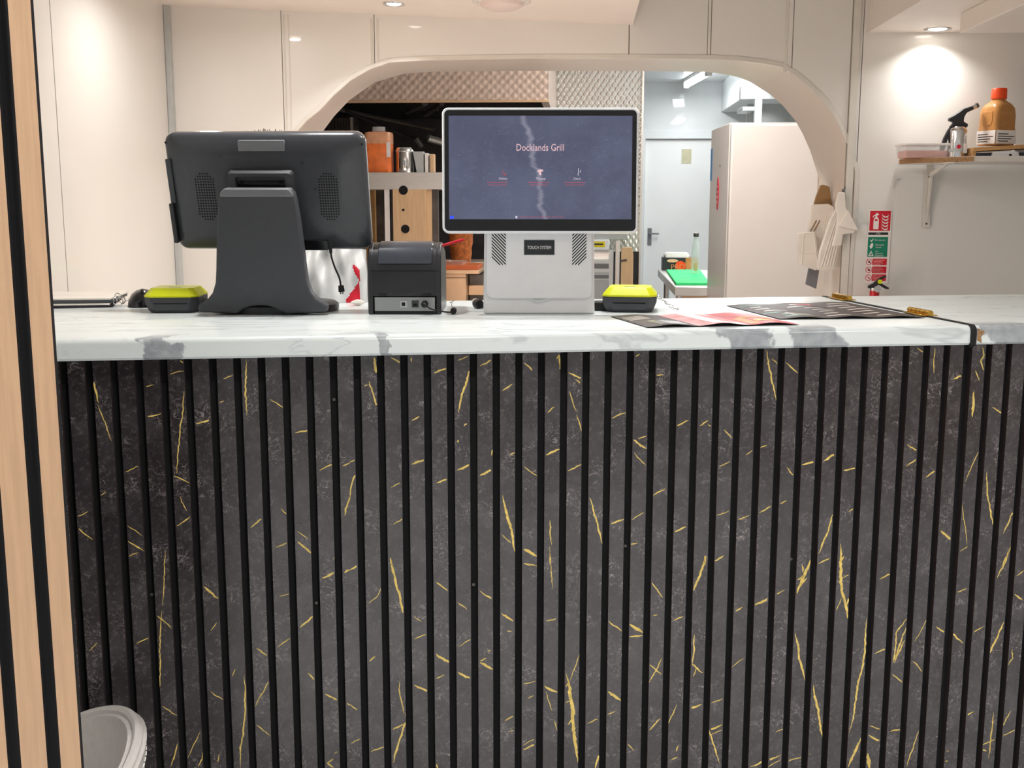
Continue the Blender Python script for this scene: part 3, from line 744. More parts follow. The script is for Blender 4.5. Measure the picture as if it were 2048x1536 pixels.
def dots(xc):
    bm = B()
    for r_ in range(18):
        for c_ in range(8):
            x = (c_-3.5)*5.1; z = (r_-8.5)*5.5
            if abs(x) > 9 and abs(z) > 38.5 and abs(x)+abs(z) > 54: continue
            cyl(bm, Mm @ Vector(((xc+x)*k, -.0045, (z-4)*k)), Mm @ Vector(((xc+x)*k, -.002, (z-4)*k)), 1.75*k, seg=6)
    o = obj('speaker_grille', bm, 'hole', sh, smooth=0); o['label'] = 'grid of round speaker holes'
dots(-124); dots(126)
bm = B(); loft(bm, [[(x-2*k, -.0005, z+(104*k)) for x, z in rrect(93*k, 26*k, 2*k, 2)], [(x-2*k, .012, z+(104*k)) for x, z in rrect(93*k, 26*k, 2*k, 2)]])
bmesh.ops.transform(bm, matrix=Mm @ T((0, -.0015, -9*k)), verts=bm.verts); obj('cover_plate', bm, 'grey_plastic', sh)
# mount bracket between head and stand
bm = B(); loft(bm, [rr3(133*k, 62*k, 9*k, .0), rr3(133*k, 62*k, 9*k, -.014), rr3(124*k, 54*k, 7*k, -.02), rr3(100*k, 40*k, 4*k, -.02), rr3(98*k, 38*k, 3*k, -.012)])
bmesh.ops.transform(bm, matrix=Mm @ T((-5*k, -.003, 21*k)), verts=bm.verts); br = obj('mount_bracket', bm, 'charcoal', po, smooth=40)
bm = B(); box(bm, -49*k, 49*k, -.0125, -.011, -16*k, 12*k, Mm @ T((-5*k, -.003, 20*k))); obj('recess', bm, 'black_gloss', br)
for x in (-40, 40):
    bm = B(); cyl(bm, Mm @ Vector(((x-5)*k, -.0165, 29*k)), Mm @ Vector(((x-5)*k, -.013, 29*k)), 4*k, seg=14); obj('screw', bm, 'hole', br)
bm = B(); cyl(bm, Mm @ Vector((-.03, -.01, -10*k)), Mst @ Vector((-.03, .03, 225*k)), .012, seg=12); cyl(bm, Mm @ Vector((.03, -.01, -10*k)), Mst @ Vector((.03, .03, 225*k)), .012, seg=12); obj('hinge_arm', bm, 'black_plastic', po)
bm = B(); box(bm, -MW/2-.0035, -MW/2+.006, -.0005, .022, -103*k, -20*k, Mm); cdr = obj('card_reader', bm, 'black_plastic', po, bevel=.002)
bm = B(); box(bm, -MW/2+.0002, -MW/2+.011, .004, .010, -20*k, 70*k, Mm); obj('side_cover', bm, 'charcoal', po, bevel=.0015)
bm = B(); box(bm, -106*k, 115*k, -.001, .012, -117*k, -96*k, Mm); obj('port_recess', bm, 'black_gloss', sh, bevel=.001)
for x, z in ((-198, 102), (197, 98), (-186, -104)):
    bm = B(); cyl(bm, Mm @ Vector((x*k, .011, z*k)), Mm @ Vector((x*k, .016, z*k)), 2.2*k, seg=10); obj('screw_hole', bm, 'hole', sh)
# its cable and plug
c0 = Mm @ Vector((127*k, .0, -100*k))
zc = lambda py: (631-py)*k
pl = [(127*k, .052, zc(488)), (128*k, .05, zc(512)), (134*k, .05, zc(535)), (143*k, .055, zc(560)), (145*k, .06, zc(578))]
bm = B(); cyl(bm, (126*k, .05, zc(487)), (128*k, .05, zc(510)), 4*k, 3*k, 10); obj('cable_boot', bm, 'rubber', po)
bm = B(); tube(bm, spline(pl), 1.9*k, 8); obj('cable', bm, 'rubber', po)
bm = B(); cyl(bm, (145*k, .06, zc(576)), (146*k, .062, zc(588)), 5.5*k, 6.5*k, 12); obj('plug', bm, 'rubber', po)
bm = B(); cyl(bm, (146*k, .062, zc(588)), (146*k, .063, zc(593)), 3.5*k, seg=12); obj('plug_tip', bm, 'chrome', po)

# ---------------------------------------------------------------- receipt printer
P, k = base_at(810, 629)
pr = thing('receipt_printer', 'black receipt printer seen from behind, ports along its lower edge', 'printer', P, YAW)
side = [(0, .0), (.0, 90*k), (.006, 112*k), (.016, 128*k), (.03, 137*k), (.06, 141*k), (.15, 120*k), (.17, 95*k), (.17, 0)]
w = 146*k
def side_prism(bm, poly, x0, x1):
    a = [bm.verts.new((x0, y, z)) for y, z in poly]; b = [bm.verts.new((x1, y, z)) for y, z in poly]; n = len(poly)
    bm.faces.new(a); bm.faces.new(b[::-1])
    for i in range(n): bm.faces.new((a[i], b[i], b[(i+1) % n], a[(i+1) % n]))
body = [(.0, 36*k)]+side[1:-1]+[(.17, 0), (.02, 0), (.02, 36*k)]
bm = B(); side_prism(bm, body, -w/2+3*k, w/2-3*k); obj('housing', bm, 'printer_black', pr, smooth=40, bevel=.003)
for s in (-1, 1):
    bm = B(); side_prism(bm, [(-.001, 0)]+[(y-.001, z+.0005) for y, z in side[1:]], *sorted((s*w/2, s*(w/2-10*k)))); obj('side_cheek', bm, 'printer_black', pr, smooth=40, bevel=.0025)
lid = [(-.0015, 100*k), (.004, 113*k), (.014, 129*k), (.028, 139.5*k), (.06, 144*k), (.06, 139*k), (.02, 120*k)]
bm = B(); side_prism(bm, lid, -53*k, 56*k); ld = obj('lid', bm, 'lid_gloss', pr, smooth=50, bevel=.002)
bm = B(); box(bm, -w/2+4*k, w/2-4*k, -.0012, .001, 86.3*k, 87.3*k); obj('seam', bm, 'hole', pr)
bm = B(); box(bm, -60*k, 60*k, .0015, .03, 7*k, 34*k); pp = obj('port_panel', bm, 'port_grey', pr); pp['label'] = 'grey metal port panel'
bm = B(); box(bm, -60*k, 64*k, .003, .03, 0, 7*k); obj('painted_underside_shade', bm, 'rubber', pr)  # solid black block standing in for the shade under the printer
for x0, x1 in ((-52, -35), (36, 53)):
    bm = B(); prism(bm, [(x0*k, 37*k), (x0*k, 43*k), (x1*k, 43*k), (x1*k, 37*k)], -.0018, .001); obj('foot_clip', bm, 'rubber', pr, bevel=.0005)
bm = B(); box(bm, -9*k, 5*k, -.0008, .002, 14*k, 27*k); o = obj('usb_port', bm, 'trim_grey', pp)
bm = B(); box(bm, -6*k, 1*k, -.0012, .001, 17*k, 24*k); obj('socket', bm, 'hole', o)
bm = B(); box(bm, 14*k, 28*k, -.0008, .002, 14*k, 28*k); o = obj('network_port', bm, 'charcoal', pp)
bm = B(); box(bm, 17*k, 25*k, -.0012, .001, 16*k, 22*k); obj('socket', bm, 'hole', o)
bm = B(); cyl(bm, (40*k, .002, 21*k), (40*k, -.012, 21*k), 7*k, 6.5*k, 14); cyl(bm, (40*k, -.012, 21*k), (45*k, -.018, 19*k), 5*k, 2.5*k, 12); obj('power_plug', bm, 'rubber', pr)
bm = B(); tube(bm, spline([(44*k, -.017, 19*k), (54*k, -.022, 13*k), (70*k, -.02, 9*k), (88*k, -.01, 5.5*k), (97*k, 0, 6*k)]), 1.7*k, 8); obj('power_cable', bm, 'rubber', pr)
bm = B(); cyl(bm, (97*k, 0, 6.2*k), (97*k, .016, 7*k), 6.2*k, 6.2*k, 14); obj('cable_plug', bm, 'rubber', pr)
bm = B(); tube(bm, spline([(96*k, .008, 12*k), (93*k, .01, 19*k), (95*k, .012, 25*k)]), .9*k, 6); tube(bm, [(89*k, .01, 23*k), (96*k, .012, 25*k), (97*k, .012, 27*k)], 1.1*k, 6); obj('tie_wire', bm, 'chrome', pr)
# red pen lying across the printer top
pen = thing('pen', 'red ballpoint pen lying on the receipt printer top', 'pen', P+Vector((cos(YAW), sin(YAW), 0))*(58*k)+Vector((0, .055, 131*k)), YAW)
bm = B(); cyl(bm, (4*k, 0, 1.5*k), (52*k, .0, 15*k), 3.2*k, 3*k, 10); cyl(bm, (52*k, 0, 15*k), (56*k, 0, 16*k), 3*k, 1.5*k, 10); obj('barrel', bm, 'red_paint', pen)
bm = B(); cyl(bm, (-4*k, 0, -.3*k), (4*k, 0, 1.5*k), .8*k, 2.8*k, 8); obj('tip', bm, 'blue', pen)
bm = B(); box(bm, -.001, .001, -.0045, -.003, -14*k, 8*k, T((44*k, 0, 12*k)) @ RY(74)); obj('clip', bm, 'red_paint', pen)

# loose power plug on the worktop by the white till
P, k = base_at(956, 617)
lp = tag(thing('cable_connector', '', '', P, YAW), 'black round cable connector lying at the white kiosk base', 'connector')
bm = B(); cyl(bm, (-3*k, .012, 9*k), (4*k, -.006, 9*k), 9*k, 8.5*k, 16); obj('grip', bm, 'rubber', lp)
bm = B(); cyl(bm, (-6*k, .026, 12*k), (-3*k, .012, 9*k), 7*k, 8*k, 16); obj('collar', bm, 'chrome', lp)
bm = B(); tube(bm, spline([(4*k, -.006, 7*k), (10*k, -.004, 3*k), (20*k, .004, 2*k), (34*k, .03, 2*k)]), 1.8*k, 8); obj('lead', bm, 'rubber', lp)

# ---------------------------------------------------------------- card terminals, lime lid on a dark body
def card_terminal(px, py, label, rz, w=108, flip=1):
    P, k = base_at(px, py)
    t = thing('card_terminal', label, 'card reader', P, YAW+rz, 'lime and black card readers')
    d = .115
    def ring(wb, db, z, ch, oy=0): # chamfered rectangle in plan, nose toward us
        x, y = wb/2, db
        return [(-x+ch, oy, z), (x-ch, oy, z), (x, oy+ch, z), (x, oy+y-ch, z), (x-ch, oy+y, z), (-x+ch, oy+y, z), (-x, oy+y-ch, z), (-x, oy+ch, z)]
    W_ = w*k
    bm = B(); loft(bm, [ring(W_*.8, d*.85, 0, .012, .008), ring(W_*.9, d*.95, 6*k, .016, .002), ring(W_, d, 20*k, .016, 0), ring(W_, d, 31*k, .014, 0)])
    obj('body', bm, 'charcoal', t, smooth=25, bevel=.0015)
    bm = B(); loft(bm, [ring(W_*1.0, d*1.0, 31*k, .014, 0), ring(W_*1.01, d*1.0, 34*k, .014, -.0005), ring(W_*.82, d*.80, 46*k, .010, .010), ring(W_*.78, d*.76, 49*k, .010, .013)])
    obj('lid', bm, 'lime', t, smooth=25, bevel=.001)
    bm = B(); box(bm, -.012, .012, .04, .046, 49*k, 49*k+.0003); obj('logo_bar', bm, 'charcoal', t)
    bm = B(); box(bm, -W_*.3, W_*.3, -.0006, .002, 18*k, 20*k); obj('paper_slot', bm, 'hole', t)
    return t, P, k
t, P, k = card_terminal(342, 627, 'lime-topped card reader between the mouse and the black till stand', RAD(4))
bm = B(); box(bm, .05, .068, .05, .09, .002, .022); obj('charging_arm', bm, 'charcoal', t, bevel=.004)
t, P, k = card_terminal(1258, 625, 'lime-topped card reader to the right of the white kiosk', RAD(-8))
def chain(parent, pts, r, rl, m='chrome'):
    for i, p in enumerate(pts):
        bm = B(); ring = [Vector((rl*cos(a*pi/5), rl*.65*sin(a*pi/5), 0)) for a in range(11)]
        M = T(p) @ RZ(40*i) @ RX(70 if i % 2 else 10)
        tube(bm, [M @ q for q in ring], r, 5); obj('link', bm, m, parent)
chain(t, [Vector((.056+.006*i, .055-.002*i, .03-.0042*i if .03-.0042*i > .004 else .004)) for i in range(8)], .0009, .0045)
bm = B(); box(bm, -.075, -.045, .03, .075, .0, .018); obj('cradle', bm, 'rubber', t, bevel=.003)

# computer mouse behind the left reader
P, k = base_at(287, 612)
ms = thing('computer_mouse', 'dark glossy computer mouse beside the left card reader', 'mouse', P, RAD(20))
bm = B(); rings = []
for i in range(11):
    y = -.05+.1*i/10; s = math.sqrt(max(0.02, 1-(y/.0515)**2)); h = .036*s**.8; ww = .032*s**.5
    rings.append([(ww*cos(a*pi/8), y, (h*sin(a*pi/8) if a <= 8 else 0)+.001) for a in range(9)]+[(0, y, .0005)])
loft(bm, rings); obj('shell', bm, 'black_gloss', ms, smooth=50)
bm = B(); cyl(bm, (-.003, -.028, .031), (.003, -.028, .031), .007, seg=14); obj('scroll_wheel', bm, 'rubber', ms)
bm = B(); box(bm, -.0004, .0004, -.045, -.008, .018, .0355); obj('button_split', bm, 'hole', ms)
# bunch of wire / keys
P, k = base_at(237, 614)
ks = thing('wire_rings', 'small bunch of chrome wire rings beside the papers', 'keyring', P, 0)
for i, (x, y, z, r_, ax, az) in enumerate(((0, 0, .0115, .010, 80, 20), (-.010, .004, .010, .0085, 70, -30), (.006, .006, .014, .008, 75, 60), (-.004, .008, .022, .006, 85, 0))):
    bm = B(); M = T((x, y, z)) @ RZ(az) @ RX(ax)
    tube(bm, [M @ Vector((r_*cos(a*pi/8), r_*sin(a*pi/8), 0)) for a in range(17)], .0011, 6); obj('ring', bm, 'chrome', ks)
bm = B(); tube(bm, spline([(.012, .004, .010), (.02, .0, .013), (.028, .002, .012), (.034, .004, .011)]), .0012, 6); obj('wire', bm, 'chrome', ks)

# stack of papers and folders, far left
for j, (m, z0, th, dx, lab) in enumerate((('menu_edge', 0, .004, 0, 'black folder at the bottom of the paper pile, far left'), ('paper_white', .0045, .004, -.006, 'white paper sheaf between the dark folders, far left'), ('charcoal', .009, .006, .0, 'dark grey folder in the middle of the paper pile, far left'), ('paper_white', .0155, .0045, -.004, 'white papers on top of the pile, far left'))):
    a = CMI @ atz(222, 615, ZT)
    bm = B(); ww, dd = .30, .19
    n = 8
    poly = [(-ww+dx, 0), (dx, 0), (dx+.004, dd), (-ww+dx, dd)]
    prismz(bm, poly, ZT+z0+.0006, ZT+z0+.0004+th)
    o = obj('paper_stack' if m == 'paper_white' else 'folder', bm, m, bevel=.0008, mw=CM @ T((a.x+.005, a.y-.005, 0)) @ RZ(7-2*j))
    tag(o, lab, 'papers' if m == 'paper_white' else 'folder', 'pile of papers at the counter end')

# ---------------------------------------------------------------- menus lying on the worktop
def leaflet(label, px, secs, lift, inks, grp):
    """px: four pixel corners near-left, near-right, far-right, far-left; secs: materials along the sheet"""
    q = [CMI @ atz(x, y, ZT) for x, y in px]
    o0 = q[0].lerp(q[2], .5); root = thing('menu_leaflet', label, 'menu', CM @ Vector((o0.x, o0.y, ZT)), CTH, grp)
    loc = [Vector((p.x-o0.x, p.y-o0.y, 0)) for p in q]
    def P(u, v, dz=0):
        a = loc[0].lerp(loc[1], u); b = loc[3].lerp(loc[2], u); p = a.lerp(b, v)
        p.z = .0012+lift*(sin(u*pi*len(secs)*.999)**2)*(1-.35*v)+.0012*(1-v)*(1-abs(2*u-1))+dz; return p
    n = len(secs)
    for s, m in enumerate(secs):
        bm = B(); N = 10
        tp = [[bm.verts.new(P((s+i/N)/n, j/4, .0006)) for j in range(5)] for i in range(N+1)]
        bt = [[bm.verts.new(P((s+i/N)/n, j/4)) for j in range(5)] for i in range(N+1)]
        for i in range(N):
            for j in range(4):
                bm.faces.new((tp[i][j], tp[i+1][j], tp[i+1][j+1], tp[i][j+1])); f = bm.faces.new((bt[i][j], bt[i][j+1], bt[i+1][j+1], bt[i+1][j])); f.material_index = 1
            for j in (0, 4):
                f = bm.faces.new((tp[i][j], tp[i+1][j], bt[i+1][j], bt[i][j])); f.material_index = 1
        for i in (0, N):
            for j in range(4): f = bm.faces.new((tp[i][j], tp[i][j+1], bt[i][j+1], bt[i][j])); f.material_index = 1
        pg = obj('page', bm, [m, 'menu_edge'], root, smooth=60)
        for (ss, u0, u1, v0, v1, im) in inks:
            if ss != s: continue
            bm = B(); k_ = 6
            row = [[bm.verts.new(P((s+u0+(u1-u0)*i/k_)/n, v, .0009)) for v in (v0, v1)] for i in range(k_+1)]
            for i in range(k_): bm.faces.new((row[i][0], row[i+1][0], row[i+1][1], row[i][1]))
            obj('print', bm, im, pg, smooth=0)
    return root
rk = random.Random(5)
ink1 = [(0, .08, .5, .55+.06*i, .58+.06*i, 'menu_ink') for i in range(5)]+[(0, .3, .9, .08, .4, 'menu_grey'), (1, .35, .65, .05, .95, 'sign_white'), (1, .65, .98, .25, .8, 'menu_red'), (2, .25, .9, .45, .58, 'board_wood'), (2, .35, .7, .2, .3, 'gold'), (2, .1, .3, .05, .5, 'sauce')]
leaflet('glossy dark and red folded menu nearest the worktop front edge', [(1295, 656), (1598, 650), (1500, 628), (1221, 634)], ['menu_dark', 'menu_pink', 'menu_red'], .004, ink1, 'takeaway menus on the worktop')
ink2 = []
for s_ in range(3):
    for i in range(7):
        u = rk.uniform(.06, .35); ink2.append((s_, u, u+rk.uniform(.25, .55), .08+.125*i, .08+.125*i+.035, 'menu_ink' if rk.random() < .75 else 'sign_green'))
ink2 += [(1, .5, .9, .82, .9, 'sign_red'), (0, .45, .95, .12, .3, 'menu_grey')]
leaflet('large unfolded dark brown menu lying by the hinged flap joint', [(1560, 639), (1850, 636), (1690, 605), (1453, 612)], ['menu_dark', 'menu_dark', 'menu_dark'], .003, ink2, 'takeaway menus on the worktop')

# ---------------------------------------------------------------- crumpled white bag with red, behind the tills
P, k = base_at(662, 606)
bg = thing('carrier_bag', 'crumpled white carrier bag with red panels, behind the black till', 'bag', P, YAW)
bm = B(); rb = random.Random(11)
NXx, NZ = 56, 40
def bagpt(i, j, s):
    u = i/NXx; v = j/NZ
    x = (-66+138*u)*k*(1-.05*v); z = 112*k*v*(1-.12*abs(u-.45))
    fold = .007*sin(9*u+6*v)+.006*sin(17*u-9*v+1)+.004*sin(31*u+4*v)
    y = s*(.028*(1-v**2)*sin(pi*min(max(u, .02), .98))**.5+.003)+.03+fold*(.3+.7*v)*(1 if s < 0 else .6)
    return Vector((x, max(y, -.01), z))
for s in (-1, 1):
    g = [[bm.verts.new(bagpt(i, j, s)) for j in range(NZ+1)] for i in range(NXx+1)]
    for i in range(NXx):
        for j in range(NZ):
            f = bm.faces.new((g[i][j], g[i+1][j], g[i+1][j+1], g[i][j+1]))
            u, v = (i+.5)/NXx, (j+.5)/NZ
            X_, Y_ = 596+138*u, 606-112*v
            if 692 < X_ < 719 and Y_ > 606-(X_-688)*1.45 or (706 < X_ < 722 and 526+(X_-706)*.6 < Y_ < 532+(X_-706)*2.0): f.material_index = 1
bmesh.ops.remove_doubles(bm, verts=bm.verts, dist=.0005)
obj('bag_sheet', bm, ['bag_white', 'red_cloth'], bg, smooth=70)
P, k = base_at(716, 611)
bm = B(); rings = [[Vector(((-14+28*i/6)*k, 8*k*cos(a*pi/4)*(.3+.7*sin(pi*i/6)), 6*k*(1+sin(a*pi/4)*(.2+.8*sin(pi*i/6))))) for a in range(8)] for i in range(7)]
loft(bm, rings); o = obj('tissue', bm, 'paper_white', mw=T(P) @ RZ(10)); tag(o, 'small crumpled white tissue beside the receipt printer', 'tissue')
# brush standing behind the black till, its bristle tips show above the screen
P, k = base_at(538, 603)
bz = at(538, 261, P.y).z-ZT
br = thing('cleaning_brush', 'dark bristle brush whose tips show above the black till', 'brush', P+Vector((0, .02, 0)), YAW)
bm = B(); cyl(bm, (0, 0, 0), (0, 0, bz-.09), .012, .010, 12); obj('handle', bm, 'black_plastic', br)
bm = B(); rbox(bm, .07, .03, .03, .008, bz-.10); obj('head', bm, 'black_plastic', br)
bm = B()
for i in range(90):
    x, y = rb.uniform(-.028, .028), rb.uniform(-.011, .011); tx = x*1.15+rb.gauss(0, .005)
    cyl(bm, (x, y, bz-.075), (tx, y*1.3, bz+rb.uniform(-.012, .005)), .0009, .0005, 4)
o = obj('bristles', bm, 'rubber', br, smooth=0); o['kind'] = 'stuff'
# small black object right of the black till stand
P, k = base_at(612, 607)
sp = thing('small_speaker', 'small rounded black gadget half hidden by the black till stand', 'gadget', P, 0)
bm = B(); lathe(bm, [(.001, 0), (.014, 0), (.0155, .004), (.0155, .024), (.012, .030), (.001, .031)], 20); obj('body', bm, 'black_gloss', sp)
bm = B(); lathe(bm, [(.0157, .012), (.0162, .013), (.0162, .015), (.0157, .016)], 20); obj('ring', bm, 'chrome', sp)
# ================================================================== CEILING LAMPS
def downlight(label, loc, r=.042, power=12, col=COOL, eyeball=False, grp='recessed downlights', spread=120, part=True, tilt=(0, 0, 0)):
    d = thing('downlight', label, 'ceiling light', loc, 0, grp)
    bm = B(); lathe(bm, [(r*.72, -.001), (r*1.05, -.004), (r*1.08, -.001), (r*1.08, 0), (r*.7, 0)], 28); obj('bezel', bm, 'chrome', d, smooth=50)
    bm = B(); lathe(bm, [(.001, -.0045), (r*.5, -.0040), (r*.70, -.0015), (r*.70, -.0005), (.001, -.0005)], 24); obj('bulb', bm, 'lamp_glow', d)
    lamp_disc('downlight_lamp', Vector(loc)+Vector((0, 0, -.012)), power, col, r*1.3, spread, tilt)
    return d
def zsoff(x): return zA+(zB-zA)*(x-XL)/(xe-XL)
p = atz(788, 13, zsoff(-.45)); p.z = zsoff(p.x)
downlight('small downlight in the low ceiling left of the round lamp', p, .034, 4)
pr_ = atz(1875, 57, zR)
downlight('bright chrome downlight in the low ceiling at upper right', pr_, .042, 1.15, COOL, spread=130)
for x, y, e, lab in ((XL+.30, 3.35, 2.8, 'downlight in the low ceiling by the left wall, above the frame'), (-.55, 2.15, 4.6, 'downlight in the low ceiling over the black till, above the frame'),
                  (.12, 2.3, 4.6, 'downlight in the low ceiling over the white kiosk, above the frame'), (.7, 3.1, 4, 'downlight in the low ceiling over the staff aisle, above the frame')):
    x_ = min(x, xe-.06); downlight(lab, (x_, y, zsoff(x_)), .034, e, spread=172)
downlight('downlight in the low right ceiling nearer us, above the frame', (1.75, 2.6, zR), .042, 4.5, spread=172)
p = atz(1003, 8, zsoff(0)); p.z = zsoff(p.x)
bl = thing('bulkhead_lamp', 'round white flush ceiling lamp at top centre', 'ceiling light', p)
bm = B(); lathe(bm, [(.092, 0), (.093, -.006), (.086, -.011), (.070, -.011), (.070, 0)], 40); obj('rim', bm, 'trim_white', bl)
bm = B(); lathe(bm, [(.072, -.008), (.066, -.020), (.045, -.030), (.015, -.034), (.001, -.0345)], 40); obj('diffuser', bm, 'opal', bl)
for a in (200, 340, 90):
    bm = B(); lathe(bm, [(.001, -.0125), (.003, -.012), (.003, -.010), (.001, -.010)], 10, (.079*cos(RAD(a)), .079*sin(RAD(a)), 0)); obj('screw', bm, 'chrome', bl)
for i, (x, y) in enumerate(CUST_FILL_LAMPS):  # fixtures for the added, unseen fill lamps
    d = thing('downlight', 'added fill downlight in the customer-side ceiling, behind the camera or overhead', 'ceiling light', (x, y, CUST_Z), 0, 'added customer-side fill downlights')
    bm = B(); lathe(bm, [(.035, -.001), (.052, -.004), (.054, -.001), (.054, 0), (.034, 0)], 24); obj('bezel', bm, 'chrome', d, smooth=50)
    bm = B(); lathe(bm, [(.001, -.0045), (.024, -.004), (.034, -.0015), (.034, -.0005), (.001, -.0005)], 24); obj('bulb', bm, 'lamp_glow', d)

# ================================================================== RIGHT WALL: shelf and what stands on it, sign, extinguisher
zS = at(1900, 318, YW).z                    # shelf top near its left end
sx0 = at(1797, 325, YW-.02).x
SD = .26                                       # shelf depth
def kp(Y): return (Y/cos(YAW))/F
sf = thing('wall_shelf', 'white wall shelf with bare chipboard end, upper right', 'shelf', (sx0, YW-.012, zS))
bm = B(); prismz(bm, [(0, -.02), (.0, -.0), (1.3, 0), (1.3, -SD), (.17, -SD), (.02, -.10)], -.018, 0); board = obj('shelf_board', bm, 'melamine', sf, bevel=.0006)
bm = B(); prismz(bm, [(-.001, -.02), (.02, -.1005), (.17, -SD-.001), (.165, -SD+.004), (.018, -.095), (.001, -.02)], -.0175, -.0005); obj('raw_edge', bm, 'chipboard', board)
def bracket(x):
    bm = B(); box(bm, x-.012, x+.012, -.004, 0, -.235, -.018); a = bm
    b_ = obj('bracket', bm, 'trim_white', sf, bevel=.001)
    bm = B(); box(bm, x-.012, x+.012, -SD+.03, 0, -.022, -.018); obj('bracket_arm', bm, 'trim_white', b_, bevel=.001)
    bm = B(); loft(bm, [[(x-.004, -.004, -.215), (x+.004, -.004, -.215), (x+.004, -.004, -.20), (x-.004, -.004, -.20)], [(x-.004, -.03, -.06), (x+.004, -.03, -.06), (x+.004, -.02, -.045), (x-.004, -.02, -.045)], [(x-.004, -SD+.05, -.022), (x+.004, -SD+.05, -.022), (x+.004, -SD+.07, -.020), (x-.004, -SD+.07, -.020)]])
    obj('brace', bm, 'trim_white', b_)
    for z in (-.222, -.06):
        bm = B(); cyl(bm, (x, -.0055, z), (x, -.003, z), .0035, seg=10); obj('screw', bm, 'dark_steel', b_)
bracket(at(1853, 400, YW).x-sx0); bracket(1.0)
# tub of pink food
YT = YW-.15
p = at(1851, 320, YT)
tb = thing('food_tub', 'clear plastic tub with pink contents at the shelf end', 'tub', (p.x+.002, YT+.045, zS))
kk = kp(YT)
bm = B(); rbox(bm, 82*kk, .09, 13*kk, .012, .001, .002); obj('contents', bm, 'pink_food', tb)
bm = B()
rings = [[(x, y, z) for x, y in rrect(w_, d_, .014)] for w_, d_, z in ((84*kk, .093, 0), (90*kk, .10, 24*kk))]
loft(bm, rings); obj('tub_wall', bm, 'clear_plastic', tb)
bm = B(); rbox(bm, 94*kk, .104, 4*kk, .014, 23*kk, .001); obj('lid', bm, 'tub', tb)
# blowtorch
YT = YW-.17
p = at(1918, 312, YT); kk = kp(YT)
bt = thing('blowtorch', 'kitchen blowtorch on a silver gas can, on the shelf', 'blowtorch', (p.x, YT+.03, zS), RAD(4))
R_ = 17.5*kk
bm = B(); lathe(bm, [(R_*.9, 0), (R_, .003), (R_, 50*kk), (R_*.98, 52*kk), (R_*.8, 57*kk), (R_*.55, 60*kk), (.001, 60*kk)], 28); can = obj('gas_can', bm, 'chrome', bt)
bm = B(); lathe(bm, [(R_*1.005, 10*kk), (R_*1.008, 10.1*kk), (R_*1.008, 17*kk), (R_*1.005, 17.1*kk)], 28); obj('band', bm, 'trim_grey', can)
bm = B(); lathe(bm, [(R_*1.015, 22*kk), (R_*1.02, 22*kk)], 4)
bm.clear(); cyl(bm, (-3*kk, -R_*1.03, 20*kk), (-3*kk, -R_*.95, 20*kk), 4*kk, seg=14); o = obj('logo_dot', bm, 'sign_red', can)
bm = B(); box(bm, 6*kk, 14*kk, -R_*.93, -R_*.6, 8*kk, 26*kk); obj('barcode', bm, 'sign_white', can)
bm = B(); prism(bm, [(-17*kk, 57*kk), (17*kk, 57*kk), (18*kk, 63*kk), (9*kk, 68*kk), (10*kk, 77*kk), (14*kk, 84*kk), (27*kk, 91*kk), (25*kk, 97*kk), (8*kk, 92*kk), (-6*kk, 82*kk), (-19*kk, 74*kk), (-19*kk, 69*kk), (-10*kk, 66*kk)], -.009, .009); obj('burner_head', bm, 'black_plastic', bt, bevel=.003)
bm = B(); cyl(bm, (22*kk, 0, 92*kk), (32*kk, 0, 97*kk), 4.6*kk, seg=14); obj('nozzle_sleeve', bm, 'chrome', bt)
bm = B(); cyl(bm, (32*kk, 0, 97*kk), (36*kk, 0, 99*kk), 5*kk, 4.6*kk, 14); obj('nozzle_tip', bm, 'dark_steel', bt)
bm = B(); prism(bm, [(-12*kk, 62*kk), (-20*kk, 52*kk), (-27*kk, 36*kk), (-33*kk, 14*kk), (-24*kk, 14*kk), (-19*kk, 34*kk), (-14*kk, 48*kk), (-6*kk, 56*kk)], -.007, .007); obj('handle', bm, 'black_plastic', bt, bevel=.003)
# wooden tray and what lies under it
YT = YW-.20; kk = kp(YT)
p = at(1935, 306, YT)
bx = thing('phone_dock', 'flat white and navy gadget lying under the wooden board', 'gadget', (p.x, YT, zS))
bm = B(); box(bm, .03, .32, 0, .12, 0, .014); obj('pad', bm, 'navy', bx, bevel=.002)
bm = B(); prism(bm, [(44*kk, .5*kk), (96*kk, .5*kk), (94*kk, 9*kk), (90*kk, 11*kk), (46*kk, 9*kk)], -.004, .02); tb2 = obj('bracket_tab', bm, 'white_plastic', bx, bevel=.001)
bm = B(); cyl(bm, (79*kk, -.006, 3*kk), (79*kk, -.003, 3*kk), 2.5*kk, seg=12); obj('hole', bm, 'hole', tb2)
wb = thing('wooden_board', 'tan wooden board lying slanted on the shelf under the sauce bottle', 'board', (p.x+.016, YT-.01, zS+.003))
Mb = RY(-3.2)
bm = B(); box(bm, 0, .34, 0, .16, .0145, .027, Mb); obj('plank', bm, 'board_wood', wb, bevel=.001)
bm = B(); box(bm, .0, .012, .01, .15, .0, .0147, Mb); obj('cleat', bm, 'board_wood', wb)
